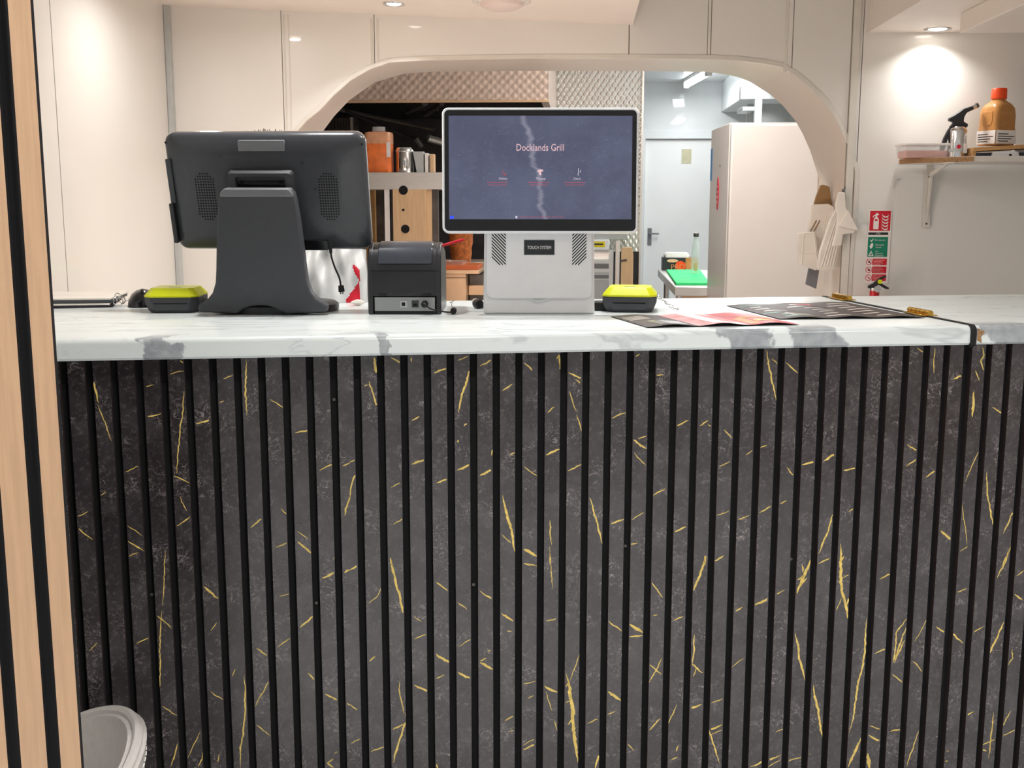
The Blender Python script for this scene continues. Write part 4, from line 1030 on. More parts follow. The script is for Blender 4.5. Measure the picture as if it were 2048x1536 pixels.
# sauce bottle
p = at(1992, 292, YT+.06); kk = kp(YT+.06)
zb_ = zS+.003+.027+(p.x-at(1935, 306, YT).x)*.056+.004
sb = thing('sauce_bottle', 'square amber sauce bottle with orange cap on the shelf', 'bottle', (p.x, YT+.065, zb_), RAD(24))
hw = 50*kk
bm = B()
rg = []
for z, w_, r_ in ((0, hw*.97, .012), (.004, hw, .013), (30*kk, hw, .013), (31*kk, hw*.985, .014), (56*kk, hw*.985, .014), (68*kk, hw*.96, .018), (76*kk, hw*.80, .02), (82*kk, hw*.52, .016), (85*kk, hw*.42, .0125), (93*kk, hw*.42, .0125)):
    rg.append([(x, y, z) for x, y in rrect(w_, w_, min(r_, w_*.499))])
loft(bm, rg); bo = obj('bottle_body', bm, 'sauce', sb, smooth=50)
bm = B(); lathe(bm, [(13.5*kk, 86*kk), (14.5*kk, 87*kk), (14*kk, 104*kk), (13*kk, 105.5*kk), (.001, 105.5*kk)], 28); obj('cap', bm, 'cap_orange', sb)
for a in range(4):
    bm = B(); box(bm, -hw*.47, hw*.47, -hw*.5-.0006, -hw*.49, 2*kk, 27*kk, RZ(90*a)); lb = obj('label_panel', bm, 'sign_white', sb)
    bm = B()
    for i in range(4): box(bm, -hw*.40, hw*(.1+.28*((i*7+a) % 3)/2), -hw*.5-.0010, -hw*.5-.0006, (6+4.4*i)*kk, (7.6+4.4*i)*kk, RZ(90*a))
    obj('print_lines', bm, 'sign_black', lb)
    bm = B(); prism(bm, [(-hw*.2, 36*kk), (hw*.2, 36*kk), (hw*.27, 44*kk), (hw*.27, 62*kk), (-hw*.27, 62*kk), (-hw*.27, 44*kk)], -hw*.4925-.0016, -hw*.4925+.002, RZ(90*a)); obj('moulded_panel', bm, 'sauce', bo, bevel=.001)
# pale carton behind the bottle
p = at(2040, 288, YW-.06)
bm = B(); box(bm, -.012, .16, -.0, .03, 0, .05); o = obj('carton', bm, 'tub', bevel=.001, mw=T((p.x, YW-.047, zS)) @ RY(0)); tag(o, 'cream carton at the right frame edge on the shelf', 'carton')
# wire hook beside the shelf
hk = thing('wire_hook', 'thin wire hook on the wall below the shelf end', 'hook', at(1790, 365, YW-.008))
bm = B(); tube(bm, spline([(.014, 0, .012), (.004, -.004, .012), (0, -.005, .008), (-.004, -.004, -.014), (-.005, -.004, -.022)]), .0012, 6); obj('wire', bm, 'trim_grey', hk)
bm = B(); cyl(bm, (.014, .004, .012), (.014, -.004, .012), .003, seg=10); obj('fixing', bm, 'trim_grey', hk)

# ---- fire extinguisher sign
a, b, c = at(1738, 418, YW-.012), at(1784, 418, YW-.012), at(1727, 566, YW-.012)
SWd, SHt = b.x-a.x, a.z-c.z
sg = thing('fire_sign', 'red, green and white fire extinguisher instruction sign on the wall', 'sign', ((at(1735, 490, YW).x+at(1781, 490, YW).x)/2-.003, YW-.0075, c.z))
bm = B(); prism(bm, rrect(SWd, SHt, .003, 3, 0, SHt/2), -.0015, 0); obj('plate', bm, 'sign_white', sg)
U = SWd/315.                                     # units of the sign crop
def S(x): return (x-842)*U
def Zs(y): return SHt-(y-135)*SHt/1010.
def spanel(name, x0, x1, y0, y1, m, lay=1):
    bm = B(); box(bm, S(x0), S(x1), -.0015-.0003*lay, -.0014, Zs(y1), Zs(y0)); return obj(name, bm, m, sg)
def sshape(par, polys, m, lay=2):
    bm = B()
    for q in polys: prism(bm, [(S(x), Zs(y)) for x, y in q], -.0015-.0003*lay, -.0015-.0003*(lay-1))
    return obj('pictogram', bm, m, par, smooth=0)
def stext(par, s, x, y, size, m='sign_white', al='LEFT', lay=2, w=1):
    return obj('lettering', text_bm(s, size*U, .0001, al, T((S(x), -.0015-.0003*lay, Zs(y))), w), m, par, smooth=0)
pn = spanel('red_panel', 700, 985, 155, 425, 'sign_red')
sshape(pn, [[(752, 405), (752, 285), (760, 255), (775, 240), (775, 225), (757, 228), (745, 246), (735, 246), (745, 222), (765, 208), (778, 205), (780, 192), (795, 178), (800, 190), (820, 200), (825, 210), (800, 215), (800, 240), (815, 252), (825, 280), (825, 405)]], 'sign_white')
sshape(pn, [[(770, 268), (806, 268), (806, 293), (770, 293)]], 'sign_red', 3)
for k_ in range(5):
    yy = 195+k_*42; sshape(pn, [[(865-k_*2, yy), (885, yy+25), (915, yy+38), (945, yy+28), (950, yy+8), (955, yy+30), (940, yy+52), (905, yy+52), (875, yy+35)]], 'sign_white')
pn = spanel('black_panel', 690, 962, 448, 482, 'sign_black'); stext(pn, 'CO2', 825, 465, 30, 'sign_white', 'CENTER')
pn = spanel('green_panel', 690, 965, 510, 782, 'sign_green')
stext(pn, 'For use on', 782, 552, 33); stext(pn, 'Flammable', 795, 618, 28); stext(pn, 'Liquids', 800, 650, 28); stext(pn, 'Live', 800, 705, 27); stext(pn, 'Electrical', 800, 736, 27); stext(pn, 'Equipment', 800, 765, 27)
sshape(pn, [[(720, 550), (728, 545), (740, 562), (760, 530), (766, 535), (742, 578), (736, 578)], [(715, 640), (735, 600), (760, 592), (765, 625), (750, 660), (730, 672), (722, 655)]], 'sign_white')
sshape(pn, [[(740, 695), (702, 770), (780, 770)]], 'sign_white'); sshape(pn, [[(741, 715), (718, 760), (764, 760)]], 'sign_green', 3); sshape(pn, [[(745, 722), (733, 742), (741, 742), (736, 756), (750, 736), (742, 736)]], 'sign_white', 4)
for j, (y0, y1) in enumerate(((806, 896), (914, 1006), (1022, 1112))):
    pn = spanel('red_row', 768, 965, y0, y1, 'sign_red')
    bm = B()
    for i in range(4): box(bm, S(780), S((930, 900, 915, 880)[(i+j) % 4]), -.0022, -.0017, Zs(y0+16+19*i+9), Zs(y0+16+19*i))
    obj('print_lines', bm, 'menu_pink', pn)
    cx, cy, r_ = 722, (y0+y1)/2, 44
    ring = [(cx+r_*cos(a*pi/14), cy+r_*sin(a*pi/14)) for a in range(28)]; inn = [(cx+36*cos(a*pi/14), cy+36*sin(a*pi/14)) for a in range(28)]
    bm = B(); prism(bm, [(S(x), Zs(y)) for x, y in ring], -.0018, -.0015); rg_ = obj('prohibition_ring', bm, 'sign_red', sg, smooth=0)
    bm = B(); prism(bm, [(S(x), Zs(y)) for x, y in inn], -.0020, -.0017); obj('ring_field', bm, 'sign_white', rg_, smooth=0)
    sshape(rg_, [[(cx-18, cy+15), (cx-5, cy-20), (cx+15, cy-8), (cx+20, cy+16)]] if j < 2 else [[(cx-10, cy+12), (cx+4, cy-16), (cx+18, cy-2), (cx+12, cy+16)]], 'sign_black' if j < 2 else 'menu_pink', 2)
    sshape(rg_, [[(cx-30, cy-24), (cx-24, cy-30), (cx+30, cy+24), (cx+24, cy+30)]], 'sign_red', 3)
# ---- extinguisher, only its head shows above the flap
p = at(1749, 588, YW-.09); kk = kp(YW-.09)
ex = thing('fire_extinguisher', 'red fire extinguisher head with black lever, below the fire sign', 'extinguisher', (p.x, YW-.09, 0))
zt = p.z
bm = B(); lathe(bm, [(.04, zt-.47), (.055, zt-.46), (.057, zt-.44), (.057, zt-.10), (.05, zt-.06), (.03, zt-.035), (.0165, zt-.025), (.0165, zt+7*kk)], 32); obj('cylinder', bm, 'red_paint', ex, smooth=50)
bm = B(); lathe(bm, [(.013, zt+6*kk), (.016, zt+7*kk), (.016, zt+13*kk), (.010, zt+15*kk), (.001, zt+15*kk)], 20); obj('valve', bm, 'chrome', ex)
bm = B(); prism(bm, [(-13*kk, zt+12*kk), (-13*kk, zt+17*kk), (-5*kk, zt+21*kk), (9*kk, zt+33*kk), (20*kk, zt+37*kk), (20*kk, zt+34*kk), (10*kk, zt+28*kk), (6*kk, zt+20*kk), (2*kk, zt+13*kk), (-5*kk, zt+11*kk)], -.008, .008); obj('lever', bm, 'black_plastic', ex, bevel=.002)
bm = B(); prism(bm, [(5*kk, zt+20*kk), (9*kk, zt+23*kk), (27*kk, zt+13*kk), (26*kk, zt+10*kk), (20*kk, zt+11*kk)], -.007, .007); obj('grip', bm, 'black_plastic', ex, bevel=.002)
bm = B(); cyl(bm, (8*kk, -.012, zt+25*kk), (8*kk, -.007, zt+25*kk), 4.3*kk, seg=16); obj('tamper_seal', bm, 'lime', ex)
bm = B(); cyl(bm, (3*kk, -.020, zt+11*kk), (3*kk, -.012, zt+11*kk), 6.5*kk, seg=18); obj('gauge', bm, 'trim_grey', ex)
bm = B(); box(bm, -.02, .02, .055, .085, zt-.12, zt-.06); obj('wall_bracket', bm, 'red_paint', ex)

# ================================================================== PAPER BAGS on the arch reveal
def paper_bag(label, pts_px, Y, th, m, folds=3):
    """a flat stack of paper bags hanging on the reveal: outline from the photo on its own plane, with thickness and pleats"""
    P3 = [at(x, y, Y) for x, y in pts_px]
    c = sum(P3, Vector())/len(P3)
    t = thing('paper_bag', label, 'paper bag', (c.x, Y, c.z), 0, 'paper bags hanging by the arch')
    bm = B(); prism(bm, [(p.x-c.x, p.z-c.z) for p in P3], -th/2, th/2); o = obj('bag_sheet', bm, m, t, bevel=.002)
    return t, c, o
YP = YB-.06
t, c, o = paper_bag('brown paper bag at the back of the hanging bunch', [(1627, 410), (1632, 392), (1641, 370), (1646, 369), (1658, 373), (1663, 408), (1655, 420), (1632, 425)], 4.24, .02, 'paper_brown')
t, c, o = paper_bag('wide white paper bag hanging upright, left in the bunch', [(1622, 409), (1655, 407), (1667, 414), (1662, 440), (1655, 470), (1648, 538), (1625, 532), (1614, 470)], 4.20, .03, 'paper_white')
for dx in (0, 7):
    bm = B(); q = [at(1619+dx, 462, 4.2), at(1631+dx, 440, 4.2)]; tube(bm, [Vector((v.x-c.x, -.0165, v.z-c.z)) for v in q], .0022, 6); obj('twist_handle', bm, 'paper_brown', t)
for dx in range(3):
    bm = B(); q = [at(1653+dx*4, 416, 4.2), at(1645+dx*4, 466, 4.2)]; tube(bm, [Vector((v.x-c.x, -.0150, v.z-c.z)) for v in q], .0016, 6); obj('pleat', bm, 'paper_white', t)
t, c, o = paper_bag('small white paper bag, lowest on the left of the bunch', [(1596, 466), (1629, 463), (1634, 500), (1637, 532), (1630, 540), (1612, 532), (1598, 527), (1595, 508)], 4.15, .03, 'paper_white')
for q in (((1596, 505), (1631, 506)), ((1606, 466), (1602, 528)), ((1626, 464), (1634, 536))):
    bm = B(); v = [at(x, y, 4.15) for x, y in q]; tube(bm, [Vector((p.x-c.x, -.0155, p.z-c.z)) for p in v], .0018, 6); obj('fold_ridge', bm, 'paper_white', t)
t, c, o = paper_bag('bunched white paper bags with pleats, middle of the bunch', [(1672, 415), (1686, 413), (1692, 430), (1684, 470), (1676, 500), (1668, 538), (1652, 541), (1634, 536), (1640, 500), (1650, 470), (1660, 440)], 4.07, .03, 'paper_white')
for i in range(5):
    bm = B(); v = [at(1675+i*2.5, 425, 4.07), at(1660+i*4.5, 470, 4.07), at(1641+i*6, 534-i, 4.07)]; tube(bm, [Vector((p.x-c.x, -.0155, p.z-c.z)) for p in v], .0024, 6); obj('pleat', bm, 'paper_white', t)
t, c, o = paper_bag('white paper bag with a folded-over point, right of the bunch', [(1677, 384), (1688, 384), (1690, 414), (1700, 435), (1713, 458), (1705, 466), (1685, 468), (1682, 490), (1664, 492), (1672, 462), (1675, 430), (1670, 410)], 3.972, .022, 'paper_white')
bm = B(); P3 = [at(x, y, 3.972) for x, y in ((1694, 420), (1714, 460), (1676, 452))]
prism(bm, [(p.x-c.x, p.z-c.z) for p in P3], -.020, -.011); obj('folded_point', bm, 'paper_white', t, bevel=.001)
p = at(1688, 377, 4.0)
hkk = thing('wall_hook', 'small grey hook holding the paper bags on the arch side', 'hook', (p.x, 4.0, p.z))
bm = B(); tube(bm, spline([(.016, .01, .012), (.004, -.002, .008), (-.002, -.008, -.004), (-.006, -.01, -.010), (-.008, -.013, -.002)]), .003, 8); obj('hook_arm', bm, 'grey_plastic', hkk)
bm = B(); box(bm, .012, .018, .0, .03, -.012, .02); obj('hook_plate', bm, 'trim_grey', hkk)
P3 = [at(x, y, 4.2) for x, y in ((1617, 536), (1638, 540), (1632, 577), (1611, 568))]; c = sum(P3, Vector())/4
bm = B(); prism(bm, [(p.x-c.x, p.z-c.z) for p in P3], -.006, .006); o = obj('dark_card', bm, 'grey_plastic', bevel=.001, mw=T(c)); tag(o, 'dark grey card hanging under the paper bags', 'card')
# ================================================================== KITCHEN BEYOND THE ARCH
# ---- end wall door
YD_ = YK
d0, d1 = at(1288, 400, YD_).x, at(1288, 400, YD_).x+.80
zd = at(1340, 278, YD_).z
bm = B()
for x0, x1, z0, z1 in ((d0-.07, d0, 0, zd+.07), (d1, d1+.07, 0, zd+.07), (d0, d1, zd, zd+.07)): box(bm, x0, x1, YD_-.06, YD_+.01, z0, z1)
dr = struct('door_1', bm, 'kitchen_white', 'white door in the far kitchen wall', bevel=.003)
bm = B(); box(bm, d0+.004, d1-.004, YD_-.015, YD_-.002, .006, zd-.004); lf = obj('door_leaf', bm, 'door_white', dr)
hx = at(1299, 470, YD_).x; hz = at(1299, 470, YD_).z
bm = B(); box(bm, hx-.02, hx+.02, YD_-.023, YD_-.014, hz-.10, hz+.07); hp = obj('handle_plate', bm, 'grey_plastic', lf, bevel=.003)
bm = B(); cyl(bm, (hx, YD_-.05, hz+.015), (hx, YD_-.02, hz+.015), .009, seg=12); tube(bm, [(hx, YD_-.05, hz+.015), (hx+.03, YD_-.052, hz+.016), (hx+.09, YD_-.05, hz+.014)], .008, 8); obj('lever', bm, 'grey_plastic', hp)
a, b = at(1363, 298, YD_), at(1382, 327, YD_)
bm = B(); box(bm, a.x, b.x, YD_-.018, YD_-.014, b.z, a.z); obj('notice', bm, 'notice_paper', lf)
# ---- fluorescent tube on the ceiling
zt_ = 2.44
n0, n1 = atz(1417, 146, zt_), atz(1359, 186, zt_)
n1.y = min(n1.y, YK-.25); ct = n0.lerp(n1, .5)
ft = thing('tube_light', 'lit fluorescent batten on the kitchen ceiling', 'ceiling light', (ct.x, ct.y, ZK))
L = (n1-n0).length; ang = math.atan2(n1.x-n0.x, n1.y-n0.y)
Mf = RZ(-math.degrees(ang))
bm = B(); box(bm, -.03, .03, -L/2, L/2, -.03, 0, Mf); obj('batten', bm, 'trim_white', ft, bevel=.004)
bm = B(); cyl(bm, Mf @ Vector((0, -L/2+.03, -.055)), Mf @ Vector((0, L/2-.03, -.055)), .028, seg=16); obj('tube', bm, 'tube_glow', ft)
for s in (-1, 1):
    bm = B(); box(bm, -.028, .028, s*L/2-.03, s*L/2+.03, -.085, -.025, Mf); obj('end_cap', bm, 'trim_white', ft, bevel=.004)
lamp_rect('tube_lamp', (ct.x, ct.y-.35, ZK-.10), 18, WHITE, .12, .9, (0, 0, -ang))
# second batten, added out of sight to light the fridge front and hood
fill_batten_near = thing('tube_light', 'added fill batten on the kitchen ceiling, hidden above the arch', 'ceiling light', (.5, 4.95, ZK))
bm = B(); box(bm, -.03, .03, -.4, .4, -.03, 0); obj('batten', bm, 'trim_white', fill_batten_near, bevel=.004)
bm = B(); cyl(bm, (0, -.37, -.055), (0, .37, -.055), .028, seg=16); obj('tube', bm, 'tube_glow', fill_batten_near)
lamp_rect('tube_lamp', (.5, 4.95, ZK-.10), 23, (1, .96, .92), .12, .8)
fill_batten_mid = thing('tube_light', 'added fill batten on the middle of the kitchen ceiling, hidden by the arch head', 'ceiling light', (1.25, 7.5, ZK))  # unseen batten added to even out the light on the far wall
bm = B(); box(bm, -.03, .03, -.4, .4, -.03, 0); obj('batten', bm, 'trim_white', fill_batten_mid, bevel=.004)
bm = B(); cyl(bm, (0, -.37, -.055), (0, .37, -.055), .028, seg=16); obj('tube', bm, 'tube_glow', fill_batten_mid)
lamp_rect('tube_lamp', (1.25, 7.5, ZK-.10), 40, (1, 1, 1), .12, .8)
# ---- quilted steel: embossed sheets with real relief
def quilt_sheet(name, x0, x1, z0, z1, Y, tile, m, parent=None, depth=.006, axis='x', tz=1.45):
    nx = max(2, int(round((x1-x0)/tile))); nz = max(2, int(round((z1-z0)/tile/tz))); q = 4
    me = bpy.data.meshes.new(name); vs = []; fs = []
    W_, H_ = nx*q+1, nz*q+1
    for j in range(H_):
        for i in range(W_):
            u, v = i/q, j/q
            h = abs(sin(pi*(u+v)/2*1.0))*abs(sin(pi*(u-v)/2*1.0))
            x = x0+(x1-x0)*i/(W_-1); z = z0+(z1-z0)*j/(H_-1); vs.append((x, Y-depth*h**.7, z) if axis == 'x' else (Y-depth*h**.7, x, z))
    for j in range(H_-1):
        for i in range(W_-1): a = j*W_+i; fs.append((a, a+1, a+W_+1, a+W_))
    me.from_pydata(vs, [], fs); me.materials.append(MATS[m]); me.polygons.foreach_set('use_smooth', [True]*len(fs)); me.update()
    o = bpy.data.objects.new(name, me); COL.objects.link(o)
    if parent: o.parent = parent
    return o
YQ = 7.6
xq0, xq1 = at(1090, 180, YQ).x, at(1282, 300, YQ).x
bm = B(); box(bm, XK0, xq1, YQ+.002, YQ+.12, 0, ZK); kp_ = struct('wall_kitchen_inner', bm, 'near_black')
bm = B(); box(bm, xq1-.0005, xq1+.012, YQ-.01, YQ+.125, 0, ZK); obj('corner_angle', bm, 'steel', kp_)
tile = 5.6*YQ/F
quilt_sheet('quilted_sheet', xq0, xq1, 1.0, ZK, YQ, tile, 'quilt', kp_)
# ---- hood
YH = 5.9
h0, h1 = XK0+.3, at(1097, 200, YH).x
zh = at(900, 203, YH).z
hd = thing('cooker_hood', 'quilted stainless steel extractor hood over the dark grill area', 'cooker hood', ((h0+h1)/2, YH, zh))
cx = (h0+h1)/2
bm = B(); box(bm, h0-cx, h1-cx, .008, .05, 0, ZK-zh); box(bm, h1-cx-.04, h1-cx, .05, YQ-YH-.01, 0, ZK-zh); obj('hood_casing', bm, 'quilt_warm', hd)
q = quilt_sheet('quilted_sheet', at(640, 170, YH).x-cx-.2, h1-cx, .004, ZK-zh-.01, .006, 8.5*YH/F, 'quilt_warm', hd, .0035, tz=1.05)
bm = B(); box(bm, h0-cx, h1-cx, -.006, .012, -.006, .006); obj('bottom_lip', bm, 'warm_lit_steel', hd, bevel=.001)
for i in range(9):                               # baffle filters leaning inside the hood
    x = at(800+i*7, 215, YH+.6).x-cx
    bm = B(); box(bm, x-.006, x+.006, .5, 1.0, .25, .265, RX(-12)); obj('baffle', bm, 'dark_steel', hd)
for (xa, ya, xb, yb, w_) in ((850, 204, 815, 222, .045), (884, 207, 850, 230, .03)):
    a, b = at(xa, ya, YH+.3), at(xb, yb, YH+.9)
    bm = B(); tube(bm, [a-Vector((cx, YH, zh)), b-Vector((cx, YH, zh))], w_*.5, 8); obj('duct_bar', bm, 'dark_steel', hd)
# dark equipment under the hood: grill uprights
YG = 7.0
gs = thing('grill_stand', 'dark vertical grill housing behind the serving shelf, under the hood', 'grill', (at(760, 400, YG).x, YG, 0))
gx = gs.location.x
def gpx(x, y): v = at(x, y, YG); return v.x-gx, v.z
for xa, xb, ya, yb, m, dy in ((640, 905, 232, 620, 'near_black', .25), (655, 702, 236, 262, 'dark_steel', 0), (703, 707, 235, 300, 'steel', -.02), (712, 716, 238, 300, 'dark_steel', -.02), (734, 749, 380, 620, 'board_wood', 0), (749, 772, 380, 620, 'dark_steel', .05)):
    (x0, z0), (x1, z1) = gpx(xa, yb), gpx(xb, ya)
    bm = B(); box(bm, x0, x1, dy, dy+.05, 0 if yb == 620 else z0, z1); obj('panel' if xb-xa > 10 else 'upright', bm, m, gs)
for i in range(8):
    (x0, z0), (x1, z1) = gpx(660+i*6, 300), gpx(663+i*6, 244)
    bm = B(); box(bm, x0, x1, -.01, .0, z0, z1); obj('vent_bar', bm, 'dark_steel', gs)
# pipes and brackets under the hood
for i, (xa, ya, xb, yb, r_, m) in enumerate(((660, 216, 870, 260, .012, 'dark_steel'), (690, 222, 880, 300, .01, 'near_black'), (856, 276, 884, 284, .022, 'steel'), (830, 275, 842, 292, .02, 'dark_steel'))):
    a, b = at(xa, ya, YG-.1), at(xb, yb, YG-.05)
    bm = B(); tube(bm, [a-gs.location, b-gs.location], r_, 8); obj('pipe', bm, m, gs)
# ---- pass shelf
YSf = 5.5
a, b = at(716, 345, YSf), at(905, 379, YSf)
ps_ = thing('pass_shelf', 'stainless steel serving shelf above the counter, behind the printer', 'shelf', (a.x, YSf, 0))
bm = B(); box(bm, -.4, b.x-a.x, 0, .3, b.z, a.z); obj('shelf_box', bm, 'steel', ps_, bevel=.003)
Yp = YSf+.02
def upx(x, y): v = at(x, y, Yp); return v.x-a.x, v.z
for xa, xb, m, nm in ((773, 782, 'tub', 'upright'), (783, 789, 'near_black', 'upright'), (856, 864, 'ply', 'upright'), (867, 876, 'dark_steel', 'upright')):
    (x0, z0), (x1, z1) = upx(xa, 600), upx(xb, 379)
    bm = B(); box(bm, x0, x1, .01, .05, 0, z1); obj(nm, bm, m, ps_, bevel=.001)
(x0, z0), (x1, z1) = upx(790, 600), upx(853, 379)
bm = B(); box(bm, x0, x1, 0, .03, 0, z1); pp2 = obj('holed_panel', bm, 'ply', ps_, bevel=.002)
pp2['label'] = 'warm beige panel with round black holes'
for x, y, r_ in ((808, 379, 9), (812, 458, 8.5), (808, 420, 2.5)):
    hx_, hz_ = upx(x, y); hz_ = min(hz_, z1-.004)
    bm = B(); cyl(bm, (hx_, -.002, hz_), (hx_, .004, hz_), r_*Yp/F, seg=20); obj('hole', bm, 'hole', pp2)
zsh = a.z
# jar of orange sauce
kk = kp(YSf+.06)
p = at(757, 342, YSf+.06)
jr = thing('sauce_jar', 'large jar of orange sauce on the steel serving shelf', 'jar', (p.x, YSf+.09, zsh))
hw = 52*kk
bm = B(); loft(bm, [[(x, y, z) for x, y in rrect(w_, w_*.8, r_)] for z, w_, r_ in ((0, hw*.95, .02), (.004, hw, .02), (70*kk, hw, .02), (76*kk, hw*.96, .025), (79*kk, hw*.8, .025))]); obj('jar_body', bm, 'orange_sauce', jr, smooth=50)
bm = B(); loft(bm, [[(x, y, z) for x, y in rrect(hw*w_, hw*.8*w_, .02)] for z, w_ in ((56*kk, 1.012), (74*kk, 1.012), (78*kk, .97))]); obj('empty_upper', bm, 'orange_pale', jr, smooth=50)
bm = B(); lathe(bm, [(12*kk, 79*kk), (13*kk, 80*kk), (13*kk, 89*kk), (.001, 90*kk)], 20); obj('cap', bm, 'clear_plastic', jr)
bm = B(); box(bm, hw*.35, hw*.5, -hw*.41, -hw*.395, 30*kk, 58*kk); obj('label_panel', bm, 'sign_white', jr)
p = at(808, 342, YSf+.06)
cn = thing('steel_canister', 'shiny steel canister next to the orange jar on the serving shelf', 'canister', (p.x, YSf+.09, zsh))
bm = B(); lathe(bm, [(17*kk, 0), (17.5*kk, .003), (17.5*kk, 44*kk), (16*kk, 47*kk), (15*kk, 49*kk), (.001, 50*kk)], 24); obj('canister_body', bm, 'chrome', cn)
bm = B(); lathe(bm, [(17.8*kk, 40*kk), (18.1*kk, 40.5*kk), (18.1*kk, 42*kk), (17.8*kk, 42.5*kk)], 24); obj('rim', bm, 'steel', cn)
for i, (x0, x1, h_, m, lab) in enumerate(((826, 847, 41, 'trim_grey', 'grey leaning tin on the serving shelf, right of the canister'), (850, 856, 38, 'tub', 'slim pale packet on the serving shelf beside the white kiosk'), (860, 868, 36, 'ply', 'slim tan packet on the serving shelf touching the white kiosk edge'))):
    p0, p1 = at(x0, 342, YSf+.06), at(x1, 342, YSf+.06)
    bm = B(); ww = p1.x-p0.x
    prism(bm, [(0.0 if i else ww*.35, 0), (ww, 0), (ww, h_*kk), (0, h_*kk)], 0, .06)
    o = obj('packet' if i else 'food_tin', bm, m, bevel=.001, mw=T((p0.x, YSf+.06, zsh))); tag(o, lab, 'packet' if i else 'tin')
# ---- doner spit and bench below
YN = 6.3
p = at(922, 525, YN); kk = kp(YN)
dn = thing('doner_spit', 'browned doner kebab on its spit, seen under the kiosk screen', 'food', (p.x, YN, p.z-.01))
bm = B(); rgs = []
rd = random.Random(4)
for i in range(13):
    z = -.034+.334*i/12; r_ = (20+9*(i/12))*kk
    rgs.append([(r_*(1+rd.uniform(-.06, .06))*cos(a*2*pi/20), r_*(1+rd.uniform(-.06, .06))*sin(a*2*pi/20), z) for a in range(20)])
loft(bm, rgs); obj('meat', bm, 'meat', dn, smooth=60)
bm = B(); cyl(bm, (0, 0, -.04), (0, 0, .4), .008, seg=10); obj('spit_rod', bm, 'steel', dn)
bm = B(); lathe(bm, [(.001, -.04), (.13, -.04), (.135, -.03), (.125, -.03), (.001, -.034)], 28); obj('drip_tray', bm, 'steel', dn)
zbn = dn.location.z-.04
YBn = 5.7
b0, b1 = at(862, 560, YBn).x, at(932, 560, YBn).x
bz = at(900, 540, YBn).z
bn = thing('steel_bench', 'steel work bench with a painted warm sheen between printer and kiosk', 'bench', (b0, YBn, 0))
bm = B(); box(bm, -.5, b1-b0, 0, 1.1, 0, bz-.02); obj('cabinet', bm, 'warm_lit_steel', bn, bevel=.002)
bm = B(); box(bm, -.5, b1-b0+.002, -.004, .006, at(900, 555, YBn).z-.003, at(900, 555, YBn).z); obj('door_gap', bm, 'near_black', bn)
bm = B(); box(bm, -.52, b1-b0+.07, -.01, 1.12, bz-.02, bz); obj('bench_top', bm, 'warm_lit_steel', bn, bevel=.002)
dn.location.z = bz+.041-.0; dn.location.y = 6.35; dn.location.x = at(922, 500, 6.35).x
bm = B(); box(bm, -.05, b1-b0+.06, .02, .28, 0, .022); o = obj('chopping_board', bm, 'orange_board', bevel=.002, mw=T((b0, YBn, bz))); tag(o, 'orange chopping board on the steel bench by the printer', 'chopping board')
t_ = thing('food_tray', 'shallow steel tray with scraps on the orange chopping board', 'tray', (at(905, 525, YBn+.15).x, YBn+.15, bz+.022))
bm = B(); loft(bm, [[(x, y, z) for x, y in rrect(.13, .10, .015)] for z in (0, .001)]+[[(x, y, .018) for x, y in rrect(.15, .12, .02)], [(x, y, .018) for x, y in rrect(.144, .114, .018)], [(x, y, .003) for x, y in rrect(.126, .096, .014)]]); obj('tray_pan', bm, 'steel', t_)
for i in range(7):
    bm = B(); lathe(bm, [(.001, 0), (.008, .002), (.009, .007), (.005, .012), (.001, .013)], 8, (rd.uniform(-.05, .05), rd.uniform(-.035, .035), .004)); obj('scrap', bm, 'tub' if i % 2 else 'pink_food', t_)
ap0, ap1 = at(933, 560, YBn+.12), at(966, 560, YBn+.12)
apl = thing('black_appliance', 'black kitchen appliance right of the steel bench, by the kiosk base', 'appliance', (ap0.x+.012, YBn+.12, 0))
bm = B(); box(bm, 0, ap1.x-ap0.x+.10, 0, .4, 0, at(950, 548, YBn+.12).z); obj('housing', bm, 'dark_steel', apl, bevel=.006)
bm = B(); box(bm, .0, .1, -.02, 0, at(950, 590, YBn+.12).z, at(950, 570, YBn+.12).z); obj('front_ledge', bm, 'warm_lit_steel', apl, bevel=.003)
# ---- white electrical cabinet, post, board
YE = 7.3
def epx(x, y, o): v = at(x, y, YE); return v.x-o.x, v.z
e0 = at(1120, 560, YE)
el = thing('electrical_cabinet', 'white electrical cabinet with yellow label right of the kiosk stand', 'cabinet', (e0.x, YE, 0))
for nm, xa, xb, ya, yb, y0, y1, m in (('cabinet_body', 1120, 1228, 500, 640, .05, .25, 'kitchen_white'), ('switch_box', 1150, 1219, 479, 500, 0, .2, 'white_rim'), ('top_rail', 1110, 1256, 466, 479, .02, .22, 'trim_grey')):
    (x0, z0), (x1, z1) = epx(xa, yb, e0), epx(xb, ya, e0)
    bm = B(); box(bm, x0, x1, y0, y1, max(0, z0), z1); obj(nm, bm, m, el, bevel=.004)
(x0, z0), (x1, z1) = epx(1178, 494, e0), epx(1210, 483, e0)
bm = B(); box(bm, x0, x1, -.002, 0, z0, z1); lbq = obj('warning_label', bm, 'yellow_label', el)
bm = B(); box(bm, x0+.02, x1-.012, -.003, -.001, z0+.014, z1-.012); obj('print_lines', bm, 'sign_black', lbq)
for ya, yb, m in ((528, 537, 'grey_plastic'), (546, 551, 'trim_grey'), (552, 557, 'grey_plastic'), (561, 600, 'trim_grey')):
    (x0, z0), (x1, z1) = epx(1170, yb, e0), epx(1218, ya, e0)
    bm = B(); box(bm, x0, x1, .04, .06, z0, z1); obj('drawer_front', bm, m, el, bevel=.002)
(x0, z0), (x1, z1) = epx(1229, 640, e0), epx(1240, 481, e0)
